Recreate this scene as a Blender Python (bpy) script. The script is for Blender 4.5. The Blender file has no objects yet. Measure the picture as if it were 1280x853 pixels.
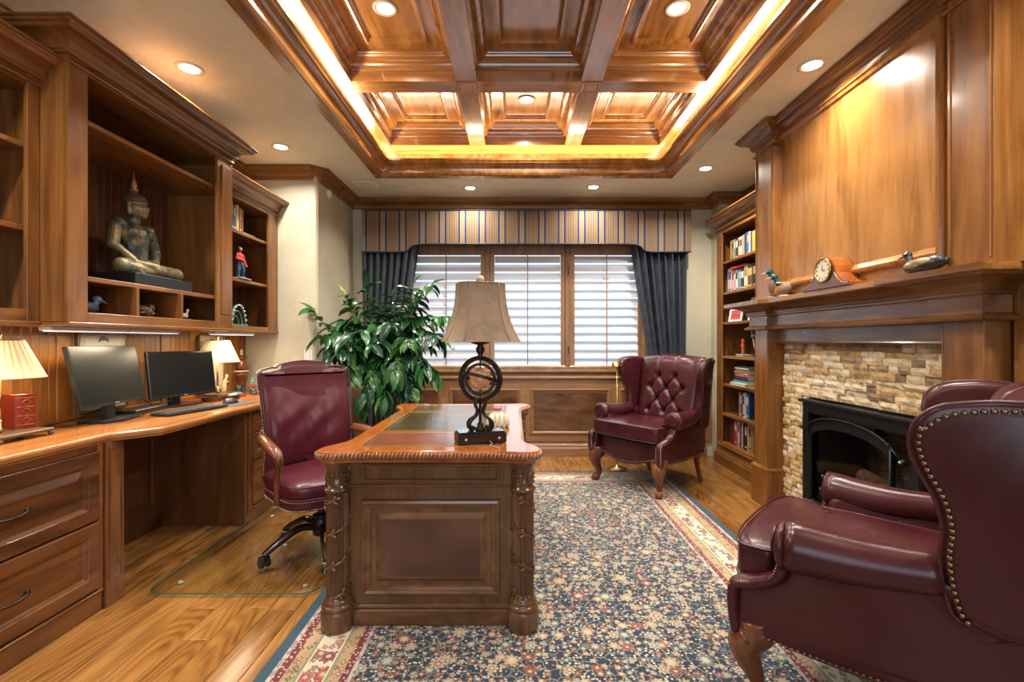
import bpy, bmesh, math, random
from mathutils import Vector, Matrix
random.seed(7)
PI = math.pi
S = bpy.context.scene
C = S.collection
# ------------------------------------------------------------------ camera, world, exposure
cam = bpy.data.cameras.new('camera'); camo = bpy.data.objects.new('camera', cam); C.objects.link(camo)
camo.location = (0, 0, 1.24); camo.rotation_euler = (PI/2, 0, 0)
cam.sensor_width = 36; cam.lens = 600/1280*36; cam.shift_x = -2/1280; cam.clip_start = .05
S.camera = camo
S.view_settings.view_transform = 'Standard'; S.view_settings.look = 'None'
S.view_settings.gamma = 1; S.view_settings.exposure = 0.08
W = bpy.data.worlds.new('daylight'); S.world = W; W.use_nodes = True
W.node_tree.nodes['Background'].inputs[0].default_value = (.74, .87, 1, 1)
W.node_tree.nodes['Background'].inputs[1].default_value = 1.3

def area(name, loc, rot, sx, sy, power, col, parent=None, spread=PI, shape='RECTANGLE'):
    l = bpy.data.lights.new(name, 'AREA'); l.shape = shape; l.size = sx; l.size_y = sy
    l.energy = power; l.color = col; l.spread = spread
    o = bpy.data.objects.new(name, l); C.objects.link(o); o.location = loc; o.rotation_euler = rot
    if parent: o.parent = parent
    return o
# daylight entering through the rear wall's window opening (unseen, behind the photographer) and the far window
area('rear_window_fill', (.05, -1.50, 1.6), (PI/2+.22, 0, 0), 2.5, 1.7, 40, (.72, .86, 1))  # cool lamp angled upward as added fill to brighten the ceiling
area('far_window_daylight', (.12, 5.55, 1.7), (-PI/2, 0, 0), 2.6, 1.5, 45, (.72, .86, 1))
CAN_W = 27; CAN_C = (1, .92, .80)

# ------------------------------------------------------------------ mesh helpers
ORG = {}
def org(p):
    return ORG.get(p.name, Vector((0, 0, 0))) if p else Vector((0, 0, 0))
class MB:
    def __init__(s): s.v = []; s.f = []; s.sm = []
    def add(s, vs, fs, smooth=False):
        n = len(s.v); s.v += [tuple(v) for v in vs]; s.f += [tuple(i+n for i in f) for f in fs]; s.sm += [smooth]*len(fs); return s
    def xf(s, M, start=0):
        for i in range(start, len(s.v)): s.v[i] = tuple(M @ Vector(s.v[i]))
        return s
    def box(s, x0, x1, y0, y1, z0, z1, b=0.0):
        if x1 < x0: x0, x1 = x1, x0
        if y1 < y0: y0, y1 = y1, y0
        if z1 < z0: z0, z1 = z1, z0
        if b <= 0:
            vs = [(x, y, z) for x in (x0, x1) for y in (y0, y1) for z in (z0, z1)]
            return s.add(vs, [(0,1,3,2),(4,6,7,5),(0,4,5,1),(2,3,7,6),(0,2,6,4),(1,5,7,3)])
        b = min(b, (x1-x0)*.49, (y1-y0)*.49, (z1-z0)*.49)
        lim = ((x0, x1), (y0, y1), (z0, z1)); vs = []; ix = {}
        for c in [(i, j, k) for i in (0, 1) for j in (0, 1) for k in (0, 1)]:
            for a in range(3):
                p = []
                for t in range(3):
                    q = lim[t][c[t]]
                    if t != a: q += b if c[t] == 0 else -b
                    p.append(q)
                ix[c+(a,)] = len(vs); vs.append(p)
        fs = []
        for a in range(3):
            o = [t for t in range(3) if t != a]
            for sd in (0, 1):
                q = []
                for (m, n) in ((0,0),(1,0),(1,1),(0,1)):
                    c = [0]*3; c[a] = sd; c[o[0]] = m; c[o[1]] = n; q.append(ix[tuple(c)+(a,)])
                fs.append(q)
            for m in (0, 1):
                for n in (0, 1):
                    c0 = [0]*3; c0[o[0]] = m; c0[o[1]] = n; c1 = list(c0); c1[a] = 1
                    fs.append((ix[tuple(c0)+(o[0],)], ix[tuple(c1)+(o[0],)], ix[tuple(c1)+(o[1],)], ix[tuple(c0)+(o[1],)]))
        for c in [(i, j, k) for i in (0, 1) for j in (0, 1) for k in (0, 1)]:
            fs.append(tuple(ix[c+(a,)] for a in range(3)))
        return s.add(vs, fs)
    def lathe(s, prof, c=(0,0,0), seg=24, flute=0, fd=0, fr=None, smooth=True, caps=True):
        vs = []; fs = []
        for (r, z) in prof:
            for i in range(seg):
                a = 2*PI*i/seg; rr = r
                if flute and fr and fr[0] <= z <= fr[1]: rr = r-fd*(.5-.5*math.cos(a*flute))
                vs.append((c[0]+rr*math.cos(a), c[1]+rr*math.sin(a), c[2]+z))
        for k in range(len(prof)-1):
            for i in range(seg):
                j = (i+1) % seg; fs.append((k*seg+i, k*seg+j, (k+1)*seg+j, (k+1)*seg+i))
        s.add(vs, fs, smooth)
        if not caps: return s
        n = len(s.v)-len(vs)
        s.f.append(tuple(n+i for i in range(seg))); s.sm.append(False)
        s.f.append(tuple(n+(len(prof)-1)*seg+i for i in range(seg))); s.sm.append(False)
        return s
    def tube(s, pts, r, seg=8, closed=False, smooth=True, flat=1.0, up=None):
        pts = [Vector(p) for p in pts]; n = len(pts); rs = r if isinstance(r, (list, tuple)) else [r]*n
        vs = []; fs = []; nrm = None
        for i, p in enumerate(pts):
            if closed: t = pts[(i+1) % n]-pts[i-1]
            else: t = pts[min(i+1, n-1)]-pts[max(i-1, 0)]
            t.normalize()
            if up is not None: nrm = Vector(up)-t*t.dot(Vector(up))
            elif nrm is None: nrm = t.orthogonal()
            else: nrm = nrm-t*t.dot(nrm)
            if nrm.length < 1e-6: nrm = t.orthogonal()
            nrm.normalize(); b = t.cross(nrm)
            for k in range(seg):
                a = 2*PI*k/seg; vs.append(p+nrm*math.cos(a)*rs[i]*flat+b*math.sin(a)*rs[i])
        m = n if closed else n-1
        for i in range(m):
            for k in range(seg):
                j = (k+1) % seg; q = (i+1) % n; fs.append((i*seg+k, i*seg+j, q*seg+j, q*seg+k))
        if not closed: fs += [tuple(range(seg)), tuple(range((n-1)*seg, n*seg))]
        return s.add(vs, fs, smooth)
    def ell(s, c, r, seg=12, rings=8, M=None):
        if not isinstance(r, (tuple, list)): r = (r, r, r)
        vs = [(0, 0, -1)]
        for k in range(1, rings):
            ph = -PI/2+PI*k/rings
            for i in range(seg):
                a = 2*PI*i/seg; vs.append((math.cos(ph)*math.cos(a), math.cos(ph)*math.sin(a), math.sin(ph)))
        vs.append((0, 0, 1)); fs = []
        for i in range(seg): fs.append((0, 1+(i+1) % seg, 1+i)); fs.append((len(vs)-1, len(vs)-1-seg+i, len(vs)-1-seg+(i+1) % seg))
        for k in range(rings-2):
            for i in range(seg):
                j = (i+1) % seg; fs.append((1+k*seg+i, 1+k*seg+j, 1+(k+1)*seg+j, 1+(k+1)*seg+i))
        out = []
        for v in vs:
            q = Vector((v[0]*r[0], v[1]*r[1], v[2]*r[2]))
            if M is not None: q = M @ q
            out.append(q+Vector(c))
        return s.add(out, fs, True)
    def cap(s, p0, p1, r0, r1=None, seg=12):
        r1 = r0 if r1 is None else r1
        s.tube([p0, p1], [r0, r1], seg); s.ell(p0, r0, seg, 8); s.ell(p1, r1, seg, 8); return s
    def sweep(s, prof, path, N=(0,0,1), side=1, closed=False, pclosed=True, smooth=False):
        """profile (u,v): u along the in-plane normal of the path, v along N; mitred corners"""
        N = Vector(N).normalized(); P = [Vector(p) for p in path]; n = len(P); vs = []; m = len(prof)
        for i in range(n):
            d0 = (P[i]-P[i-1]).normalized() if (closed or i > 0) else None
            d1 = (P[(i+1) % n]-P[i]).normalized() if (closed or i < n-1) else None
            if d0 is None: d0 = d1
            if d1 is None: d1 = d0
            n0 = N.cross(d0)*side; n1 = N.cross(d1)*side
            mt = (n0+n1); mt.normalize(); mt = mt/max(.2, mt.dot(n0))
            for (u, v) in prof: vs.append(P[i]+mt*u+N*v)
        fs = []
        for i in range(n if closed else n-1):
            q = (i+1) % n
            for k in range(m if pclosed else m-1):
                j = (k+1) % m; fs.append((i*m+k, i*m+j, q*m+j, q*m+k))
        if not closed and pclosed: fs += [tuple(range(m)), tuple(range((n-1)*m, n*m))]
        return s.add(vs, fs, smooth)
    def rings(s, O, U, V, N, w, h, prof, cap=True):
        """nested rectangles: prof = [(inset, height)...] rising along N"""
        O = Vector(O); U = Vector(U); V = Vector(V); N = Vector(N); vs = []
        for (a, z) in prof:
            for (u, v) in ((a, a), (w-a, a), (w-a, h-a), (a, h-a)): vs.append(O+U*u+V*v+N*z)
        fs = []
        for k in range(len(prof)-1):
            for i in range(4):
                j = (i+1) % 4; fs.append((k*4+i, k*4+j, (k+1)*4+j, (k+1)*4+i))
        if cap: n = (len(prof)-1)*4; fs.append((n, n+1, n+2, n+3))
        return s.add(vs, fs)
    def grid(s, fn, nu, nv, cu=False, smooth=True):
        vs = [fn(i/(nu if cu else nu-1), j/(nv-1)) for j in range(nv) for i in range(nu)]; fs = []
        for j in range(nv-1):
            for i in range(nu if cu else nu-1):
                q = (i+1) % nu; fs.append((j*nu+i, j*nu+q, (j+1)*nu+q, (j+1)*nu+i))
        return s.add(vs, fs, smooth)
    def puff(s, outl, mp, th, edge=.03, smooth=True):
        """closed 2D outline turned into a padded slab: mp(a,b,t) -> 3D, t from -th/2 to th/2"""
        n = len(outl); P = [Vector((a, b)) for a, b in outl]
        ar = sum(P[i].x*P[(i+1) % n].y-P[(i+1) % n].x*P[i].y for i in range(n))
        sg = 1 if ar > 0 else -1; nr = []
        for i in range(n):
            d = (P[(i+1) % n]-P[i-1]).normalized(); nr.append(Vector((-d.y, d.x))*sg)
        L = [(1.0, -.5), (.45, -.47), (.12, -.36), (0, -.15), (0, .15), (.12, .36), (.45, .47), (1.0, .5)]
        vs = []
        for (e, t) in L:
            for i in range(n): q = P[i]+nr[i]*edge*e; vs.append(mp(q.x, q.y, t*th))
        fs = []
        for k in range(len(L)-1):
            for i in range(n):
                j = (i+1) % n; fs.append((k*n+i, k*n+j, (k+1)*n+j, (k+1)*n+i))
        fs += [tuple(range(n)), tuple(range((len(L)-1)*n, len(L)*n))]
        return s.add(vs, fs, smooth)
    def extr(s, outl, mp, t0, t1):
        n = len(outl); vs = [mp(a, b, t0) for a, b in outl]+[mp(a, b, t1) for a, b in outl]
        fs = [(i, (i+1) % n, n+(i+1) % n, n+i) for i in range(n)]+[tuple(range(n)), tuple(range(n, 2*n))]
        return s.add(vs, fs)
    def nails(s, pts, gap, r, nrm):
        """flattened domes along a polyline"""
        for p, q in walk(pts, gap):
            N = Vector(nrm(p) if callable(nrm) else nrm).normalized(); M = N.to_track_quat('Z', 'Y').to_matrix()
            s.ell(p, (r, r, r*.55), 6, 4, M)
        return s
    def build(s, name, mat, parent=None, label=None, cat=None, group=None, kind=None, loc=None, subsurf=0, mods=None, bev=0, raw=False):
        o0 = org(parent) if parent else (Vector(loc) if loc is not None else Vector((0, 0, 0)))
        if raw: o0 = Vector((0, 0, 0))
        me = bpy.data.meshes.new(name); me.from_pydata([tuple(Vector(v)-o0) for v in s.v], [], s.f)
        me.polygons.foreach_set('use_smooth', s.sm)
        bm = bmesh.new(); bm.from_mesh(me); bmesh.ops.remove_doubles(bm, verts=bm.verts, dist=1e-6)
        bmesh.ops.recalc_face_normals(bm, faces=bm.faces); bm.to_mesh(me); bm.free()
        for m_ in (mat if isinstance(mat, list) else [mat]): me.materials.append(m_)
        o = bpy.data.objects.new(name, me); C.objects.link(o)
        if parent: o.parent = parent
        else: o.location = o0
        ORG[o.name] = o0
        if subsurf:
            d = o.modifiers.new('sub', 'SUBSURF'); d.levels = subsurf; d.render_levels = subsurf
        if bev:
            d = o.modifiers.new('bev', 'BEVEL'); d.width = bev; d.segments = 2; d.limit_method = 'ANGLE'
        if mods: mods(o)
        tag(o, label, cat, group, kind)
        return o
def walk(pts, gap):
    pts = [Vector(p) for p in pts]; out = []; d = 0
    for i in range(len(pts)-1):
        a, b = pts[i], pts[i+1]; L = (b-a).length
        while d <= L:
            out.append((a+(b-a)*(d/max(L, 1e-9)), (b-a))); d += gap
        d -= L
    return out
def tag(o, label=None, cat=None, group=None, kind=None):
    if label: o['label'] = label
    if cat: o['category'] = cat
    if group: o['group'] = group
    if kind: o['kind'] = kind
    return o
def thing(name, label, cat, loc=(0,0,0), rz=0, group=None, local=False):
    o = bpy.data.objects.new(name, None); C.objects.link(o); o.location = loc; o.rotation_euler = (0, 0, rz)
    o.empty_display_size = .1
    ORG[o.name] = Vector((0,0,0)) if local else Vector(loc)
    return tag(o, label, cat, group)
def copy_tree(o, parent=None):
    c = o.copy(); C.objects.link(c); ORG[c.name] = org(o)
    if parent: c.parent = parent
    for ch in list(o.children): copy_tree(ch, c)
    return c
def remesh(vox, sm=6):
    def f(o):
        d = o.modifiers.new('rm', 'REMESH'); d.mode = 'VOXEL'; d.voxel_size = vox; d.use_smooth_shade = True
        e = o.modifiers.new('sm', 'SMOOTH'); e.iterations = sm; e.factor = .5
    return f
def catmull(P, k=6, closed=True):
    n = len(P); out = []
    D = len(P[0])
    for i in range(n if closed else n-1):
        g = (lambda j: P[j % n]) if closed else (lambda j: P[max(0, min(n-1, j))])
        p0, p1, p2, p3 = g(i-1), g(i), g(i+1), g(i+2)
        for q in range(k):
            t = q/k
            out.append(tuple(.5*((2*p1[a])+(-p0[a]+p2[a])*t+(2*p0[a]-5*p1[a]+4*p2[a]-p3[a])*t*t+(-p0[a]+3*p1[a]-3*p2[a]+p3[a])*t**3) for a in range(D)))
    if not closed: out.append(tuple(P[-1]))
    return out
def arc(cx, cy, r, a0, a1, n): return [(cx+r*math.cos(a0+(a1-a0)*i/n), cy+r*math.sin(a0+(a1-a0)*i/n)) for i in range(n+1)]
def crown(P, H, z0=0):
    """crown moulding section: u out from wall, v up (0 = bottom)"""
    q = [(0, 0), (.14*P, 0), (.16*P, .06*H), (.22*P, .10*H), (.22*P, .16*H)]
    for i in range(7):
        t = i/6; q.append((.22*P+.50*P*(1-math.cos(t*PI/2)), .16*H+.46*H*math.sin(t*PI/2)))
    q += [(.76*P, .66*H), (.80*P, .74*H), (.90*P, .80*H), (.93*P, .86*H), (.93*P, .90*H), (P, .90*H), (P, H), (0, H)]
    return [(u, v+z0) for u, v in q]

# ------------------------------------------------------------------ materials
MC = {}
def nt(name):
    m = bpy.data.materials.new(name); m.use_nodes = True; t = m.node_tree; t.nodes.clear()
    o = t.nodes.new('ShaderNodeOutputMaterial'); b = t.nodes.new('ShaderNodeBsdfPrincipled'); t.links.new(b.outputs[0], o.inputs[0])
    return m, t, b
def N_(t, kind, **kw):
    n = t.nodes.new('ShaderNode'+kind)
    for k, v in kw.items():
        if k.startswith('i_'):
            n.inputs[k[2:].replace('_', ' ')].default_value = v
        else: setattr(n, k, v)
    return n
def ramp(t, fac, stops, const=False):
    r = t.nodes.new('ShaderNodeValToRGB'); e = r.color_ramp
    if const: e.interpolation = 'CONSTANT'
    while len(e.elements) < len(stops): e.elements.new(.5)
    for i, (p, c) in enumerate(stops): e.elements[i].position = p; e.elements[i].color = (*c, 1) if len(c) == 3 else c
    t.links.new(fac, r.inputs[0]); return r.outputs[0]
def math_(t, op, a, b=None, c=None, clamp=False):
    n = t.nodes.new('ShaderNodeMath'); n.operation = op; n.use_clamp = clamp
    for i, v in enumerate((a, b, c)):
        if v is None: continue
        if isinstance(v, (int, float)): n.inputs[i].default_value = v
        else: t.links.new(v, n.inputs[i])
    return n.outputs[0]
def mixc(t, f, a, b, mode='MIX'):
    n = t.nodes.new('ShaderNodeMix'); n.data_type = 'RGBA'; n.blend_type = mode
    for s_, v in ((n.inputs['Factor'], f), (n.inputs['A'], a), (n.inputs['B'], b)):
        if isinstance(v, (int, float)): s_.default_value = v
        elif isinstance(v, tuple): s_.default_value = (*v, 1) if len(v) == 3 else v
        else: t.links.new(v, s_)
    return n.outputs['Result']
def coord(t, rnd=True, scale=(1,1,1)):
    tc = N_(t, 'TexCoord'); v = tc.outputs['Object']
    if rnd:
        oi = N_(t, 'ObjectInfo'); m = N_(t, 'VectorMath', operation='SCALE'); cmb = N_(t, 'CombineXYZ')
        for i, k in enumerate((17.3, 9.1, 23.7)): t.links.new(math_(t, 'MULTIPLY', oi.outputs['Random'], k), cmb.inputs[i])
        a = N_(t, 'VectorMath', operation='ADD'); t.links.new(v, a.inputs[0]); t.links.new(cmb.outputs[0], a.inputs[1]); v = a.outputs[0]
    mp = N_(t, 'Mapping'); mp.inputs['Scale'].default_value = scale; t.links.new(v, mp.inputs[0]); return mp.outputs[0]
def bump(t, b, h, s, d=.01):
    n = N_(t, 'Bump'); n.inputs['Strength'].default_value = s; n.inputs['Distance'].default_value = d
    t.links.new(h, n.inputs['Height']); t.links.new(n.outputs[0], b.inputs['Normal'])
WOODS = {
 # dark, mid, light, roughness, knot
 'cab':   ((.085,.028,.006), (.205,.080,.018), (.33,.145,.038), .30, 1),
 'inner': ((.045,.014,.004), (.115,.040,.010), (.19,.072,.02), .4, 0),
 'ceil':  ((.13,.045,.008), (.34,.145,.035), (.52,.26,.085), .22, 1),
 'base':  ((.040,.013,.004), (.125,.044,.013), (.21,.082,.025), .28, 1),
 'mantel': ((.07,.028,.009), (.195,.085,.030), (.30,.145,.058), .28, 1),
 'panel': ((.14,.052,.010), (.31,.135,.032), (.43,.205,.058), .28, 1),
 'counter': ((.17,.062,.015), (.30,.115,.030), (.40,.17,.05), .25, 0),
 'bead':  ((.20,.08,.016), (.36,.15,.034), (.46,.21,.058), .35, 0),
 'floor': ((.12,.048,.010), (.255,.110,.026), (.37,.18,.050), .25, 1),
 'desk':  ((.060,.026,.012), (.13,.058,.025), (.205,.098,.042), .24, 0),
 'desktop': ((.14,.032,.006), (.30,.078,.013), (.42,.13,.026), .12, 0),
 'leg':   ((.045,.013,.005), (.13,.040,.015), (.25,.085,.032), .25, 0),
 'shutter': ((.12,.055,.022), (.23,.115,.046), (.32,.17,.075), .35, 0),
 'dark':  ((.008,.004,.003), (.02,.01,.006), (.04,.02,.012), .22, 0),
}
def wood(kind, ax='Z'):
    key = kind+ax
    if key in MC: return MC[key]
    d, md, l, ro, kn = WOODS[kind]; m, t, b = nt(kind+'_wood_'+ax)
    sc = [7, 7, 7] if kind != 'desk' else [6, 6, 6]; sc['XYZ'.index(ax)] = .8 if kind != 'desk' else 2.5
    v = coord(t, True, tuple(sc))
    n1 = N_(t, 'TexNoise', i_Scale=1.6, i_Detail=6.0, i_Roughness=.62, i_Distortion=.6); t.links.new(v, n1.inputs['Vector'])
    sc2 = [55, 55, 55]; sc2['XYZ'.index(ax)] = 2.2
    v2 = coord(t, True, tuple(sc2)); n2 = N_(t, 'TexNoise', i_Scale=1.5, i_Detail=3.0, i_Roughness=.6); t.links.new(v2, n2.inputs['Vector'])
    # growth-ring figure
    sc3 = [2.2, 2.2, 2.2]; sc3['XYZ'.index(ax)] = .35
    v3 = coord(t, True, tuple(sc3)); n3 = N_(t, 'TexNoise', i_Scale=1.0, i_Detail=2.0, i_Roughness=.45, i_Distortion=.3); t.links.new(v3, n3.inputs['Vector'])
    rg = math_(t, 'SINE', math_(t, 'MULTIPLY', n3.outputs[0], 280.0 if kind == 'floor' else 90.0))
    rg = math_(t, 'MULTIPLY_ADD', rg, .085 if kind == 'floor' else .045, 0)
    f = math_(t, 'ADD', math_(t, 'MULTIPLY_ADD', n2.outputs[0], .26, math_(t, 'MULTIPLY', n1.outputs[0], .80)), rg)
    oi = N_(t, 'ObjectInfo'); f = math_(t, 'ADD', f, math_(t, 'MULTIPLY_ADD', oi.outputs['Random'], .16, -.09))
    col = ramp(t, f, [(.28, d), (.53, md), (.80, l)])
    if kn:
        v4 = coord(t, True, (1, 1, 1)); s4 = [3.2, 3.2, 3.2]; s4['XYZ'.index(ax)] = 1.5
        v4 = coord(t, True, tuple(s4)); vo = N_(t, 'TexVoronoi', i_Scale=1.0, i_Randomness=1.0)
        na = N_(t, 'TexNoise', i_Scale=3.0, i_Detail=2.0); t.links.new(v4, na.inputs['Vector'])
        mx = mixc(t, .12, v4, na.outputs['Color']); t.links.new(mx, vo.inputs['Vector'])
        kf = ramp(t, vo.outputs['Distance'], [(.04, (1,1,1)), (.12, (.45,.45,.45)), (.26, (0,0,0))])
        sep = N_(t, 'SeparateColor'); t.links.new(vo.outputs['Color'], sep.inputs[0])
        kf2 = math_(t, 'MULTIPLY', kf, math_(t, 'GREATER_THAN', sep.outputs[0], .35)); kf2 = math_(t, 'MULTIPLY', kf2, .8)
        col = mixc(t, kf2, col, tuple(x*.45 for x in d))
    t.links.new(col, b.inputs['Base Color'])
    t.links.new(math_(t, 'MULTIPLY_ADD', n1.outputs[0], .18, ro-.09), b.inputs['Roughness'])
    b.inputs['Coat Weight'].default_value = .7 if kind == 'ceil' else .25; b.inputs['Coat Roughness'].default_value = .12; b.inputs['Coat IOR'].default_value = 1.7 if kind == 'ceil' else 1.5
    bump(t, b, f, .12, .003); MC[key] = m; return m
def plain(name, c, rough=.5, metal=0, emit=None, es=0, var=.0, coat=0, bs=0, bscale=40, trans=0, ior=1.45, sheen=0, alpha=None):
    if name in MC: return MC[name]
    m, t, b = nt(name)
    b.inputs['Base Color'].default_value = (*c, 1); b.inputs['Roughness'].default_value = rough; b.inputs['Metallic'].default_value = metal
    v = coord(t, True); n = N_(t, 'TexNoise', i_Scale=float(bscale), i_Detail=4.0); t.links.new(v, n.inputs['Vector'])
    if var:
        r = ramp(t, n.outputs[0], [(.3, tuple(x*(1-var) for x in c)), (.7, tuple(min(1, x*(1+var)) for x in c))]); t.links.new(r, b.inputs['Base Color'])
    if bs: bump(t, b, n.outputs[0], bs, .004)
    if coat: b.inputs['Coat Weight'].default_value = coat; b.inputs['Coat Roughness'].default_value = .1
    if trans: b.inputs['Transmission Weight'].default_value = trans; b.inputs['IOR'].default_value = ior
    if sheen: b.inputs['Sheen Weight'].default_value = sheen
    if emit: b.inputs['Emission Color'].default_value = (*emit, 1); b.inputs['Emission Strength'].default_value = es
    MC[name] = m; return m
def leather(name, c, rough=.3):
    if name in MC: return MC[name]
    m, t, b = nt(name); v = coord(t, False)
    n = N_(t, 'TexNoise', i_Scale=5.0, i_Detail=5.0, i_Roughness=.6); t.links.new(v, n.inputs['Vector'])
    vo = N_(t, 'TexVoronoi', i_Scale=260.0); t.links.new(v, vo.inputs['Vector'])
    t.links.new(ramp(t, n.outputs[0], [(.3, tuple(x*.8 for x in c)), (.55, c), (.8, tuple(x*1.2 for x in c))]), b.inputs['Base Color'])
    t.links.new(math_(t, 'MULTIPLY_ADD', n.outputs[0], .25, rough-.1), b.inputs['Roughness'])
    b.inputs['Coat Weight'].default_value = .08; b.inputs['Coat Roughness'].default_value = .25; b.inputs['Specular IOR Level'].default_value = .34
    h = math_(t, 'ADD', math_(t, 'MULTIPLY', vo.outputs['Distance'], .25), math_(t, 'MULTIPLY', n.outputs[0], .6))
    bump(t, b, h, .14, .003); MC[name] = m; return m
def plaster(name, c):
    m, t, b = nt(name); v = coord(t, False)
    n = N_(t, 'TexNoise', i_Scale=1.7, i_Detail=6.0, i_Roughness=.6, i_Distortion=.5); t.links.new(v, n.inputs['Vector'])
    n2 = N_(t, 'TexNoise', i_Scale=14.0, i_Detail=5.0, i_Roughness=.7, i_Distortion=1.5); t.links.new(v, n2.inputs['Vector'])
    f = math_(t, 'MULTIPLY_ADD', n2.outputs[0], .35, math_(t, 'MULTIPLY', n.outputs[0], .7))
    t.links.new(ramp(t, f, [(.35, tuple(x*.80 for x in c)), (.55, c), (.72, tuple(min(1, x*1.1) for x in c))]), b.inputs['Base Color'])
    b.inputs['Roughness'].default_value = .62; bump(t, b, n2.outputs[0], .25, .006); return m
M_WALL = plaster('tan_plaster', (.52, .48, .36)); M_CEIL = plaster('ceiling_plaster', (.76, .74, .60))
M_LEA = leather('oxblood_leather', (.050, .0085, .0115), .25); M_LEA2 = leather('red_leather', (.070, .009, .018), .30)
M_NAIL = plain('antique_brass_nail', (.24, .165, .11), .32, 1); M_NAILS = plain('silver_nail', (.6,.52,.45), .3, 1)
M_BRASS = plain('brass', (.62, .42, .16), .22, 1); M_BLACK = plain('black_plastic', (.012, .013, .015), .35, bs=.05)
M_IRON = plain('black_iron', (.018, .021, .024), .38, .6, var=.3, bs=.25, bscale=30); M_BRONZE = plain('dark_bronze', (.035, .022, .018), .35, .7, var=.4, bscale=25)

def thin_glass(name, tint, refl=.12, rough=.02):
    m = bpy.data.materials.new(name); m.use_nodes = True; t = m.node_tree; t.nodes.clear()
    o = N_(t, 'OutputMaterial'); mx = N_(t, 'MixShader'); tr = N_(t, 'BsdfTransparent'); gl = N_(t, 'BsdfGlossy'); lw = N_(t, 'LayerWeight', i_Blend=.5)
    tr.inputs[0].default_value = (*tint, 1); gl.inputs['Roughness'].default_value = rough
    f = math_(t, 'MULTIPLY_ADD', math_(t, 'POWER', lw.outputs['Facing'], 4), .6, refl*.3, True)
    t.links.new(f, mx.inputs[0]); t.links.new(tr.outputs[0], mx.inputs[1]); t.links.new(gl.outputs[0], mx.inputs[2]); t.links.new(mx.outputs[0], o.inputs[0]); return m
M_GLASS = thin_glass('clear_glass', (.96, .98, .97)); M_WHITE = plain('white_paint', (.75,.73,.70), .4)
M_PAPER = plain('page_paper', (.62, .56, .44), .8, var=.15, bscale=90); M_PIPE = plain('leather_piping', (.045,.008,.012), .35)
# ------------------------------------------------------------------ room shell
XL, XR, YB, YR, ZC = -2.40, 2.42, 5.17, -1.45, 2.76
fl = MB().box(XL-.2, XR+.2, YR-.2, YB+.2, -.12, -.0205).build('floor', plain('subfloor', (.06,.03,.012), .7), kind='structure')
PW = .127; x = XL; i = 0
pm = {}
while x < XR-.01:
    w = min(PW, XR-x); y = YR - random.random()*1.2
    while y < YB:
        L = random.choice((1.1, 1.5, 1.9)); y1 = min(y+L, YB); y0 = max(y, YR)
        if y1-y0 > .05:
            key = (round(w, 3), round(y1-y0, 2))
            if key not in pm:
                o = MB().box(-w/2+.0006, w/2-.0006, -(y1-y0)/2+.0006, (y1-y0)/2-.0006, -.02, 0, .0018).build('floor_plank', wood('floor', 'Y'), fl); pm[key] = o
            else:
                o = pm[key].copy(); C.objects.link(o)
            o.location = (x+w/2, (y0+y1)/2, 0)
        y += L
    x += PW; i += 1
MB().box(XL-.15, XL, YR-.15, YB+.15, 0, ZC).build('wall_left', M_WALL, kind='structure')
wl = bpy.data.objects['wall_left']
# projecting closet block with eased corner
MB().extr([(XL, 4.22), (-1.76, 4.22), (-1.742, 4.228), (-1.73, 4.25), (-1.73, YB+.15), (XL, YB+.15)], lambda a, b, t: (a, b, t), 0, ZC).build('wall_left_return', M_WALL, kind='structure')
MB().box(XR, XR+.15, YR-.15, YB+.15, 0, ZC).build('wall_right', M_WALL, kind='structure')
MB().box(2.13, XR, 4.97, YB, 0, ZC).build('wall_right_return', M_WALL, kind='structure')
WX0, WX1, WZ0, WZ1 = -1.18, 1.43, .93, 2.34
wb = MB().box(-1.73, WX0, YB, YB+.15, 0, ZC).box(WX1, XR, YB, YB+.15, 0, ZC).box(WX0, WX1, YB, YB+.15, 0, WZ0).box(WX0, WX1, YB, YB+.15, WZ1, ZC).build('wall_back', M_WALL, kind='structure')
RX0, RX1, RZ0, RZ1 = -1.2, 1.3, .7, 2.4
MB().box(XL, RX0, YR-.15, YR, 0, ZC).box(RX1, XR, YR-.15, YR, 0, ZC).box(RX0, RX1, YR-.15, YR, 0, RZ0).box(RX0, RX1, YR-.15, YR, RZ1, ZC).build('wall_rear', M_WALL, kind='structure')
w2 = MB().sweep([(0,-.03),(.07,-.03),(.07,.03),(0,.03)], [(RX0,YR-.05,RZ0),(RX1,YR-.05,RZ0),(RX1,YR-.05,RZ1),(RX0,YR-.05,RZ1)], (0,-1,0), 1, True).build('window_2', wood('cab','Z'), kind='structure')
# room crown
path = [(XL, YR), (XL, 4.22), (-1.79, 4.22), (-1.73, 4.28), (-1.73, YB), (2.13, YB), (2.13, 4.97), (XR, 4.97), (XR, YR)]
MB().sweep(crown(.10, .105), [(a, b, ZC-.106) for a, b in path], (0,0,1), -1, True).build('trim_1', wood('cab','X'), kind='structure')

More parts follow.
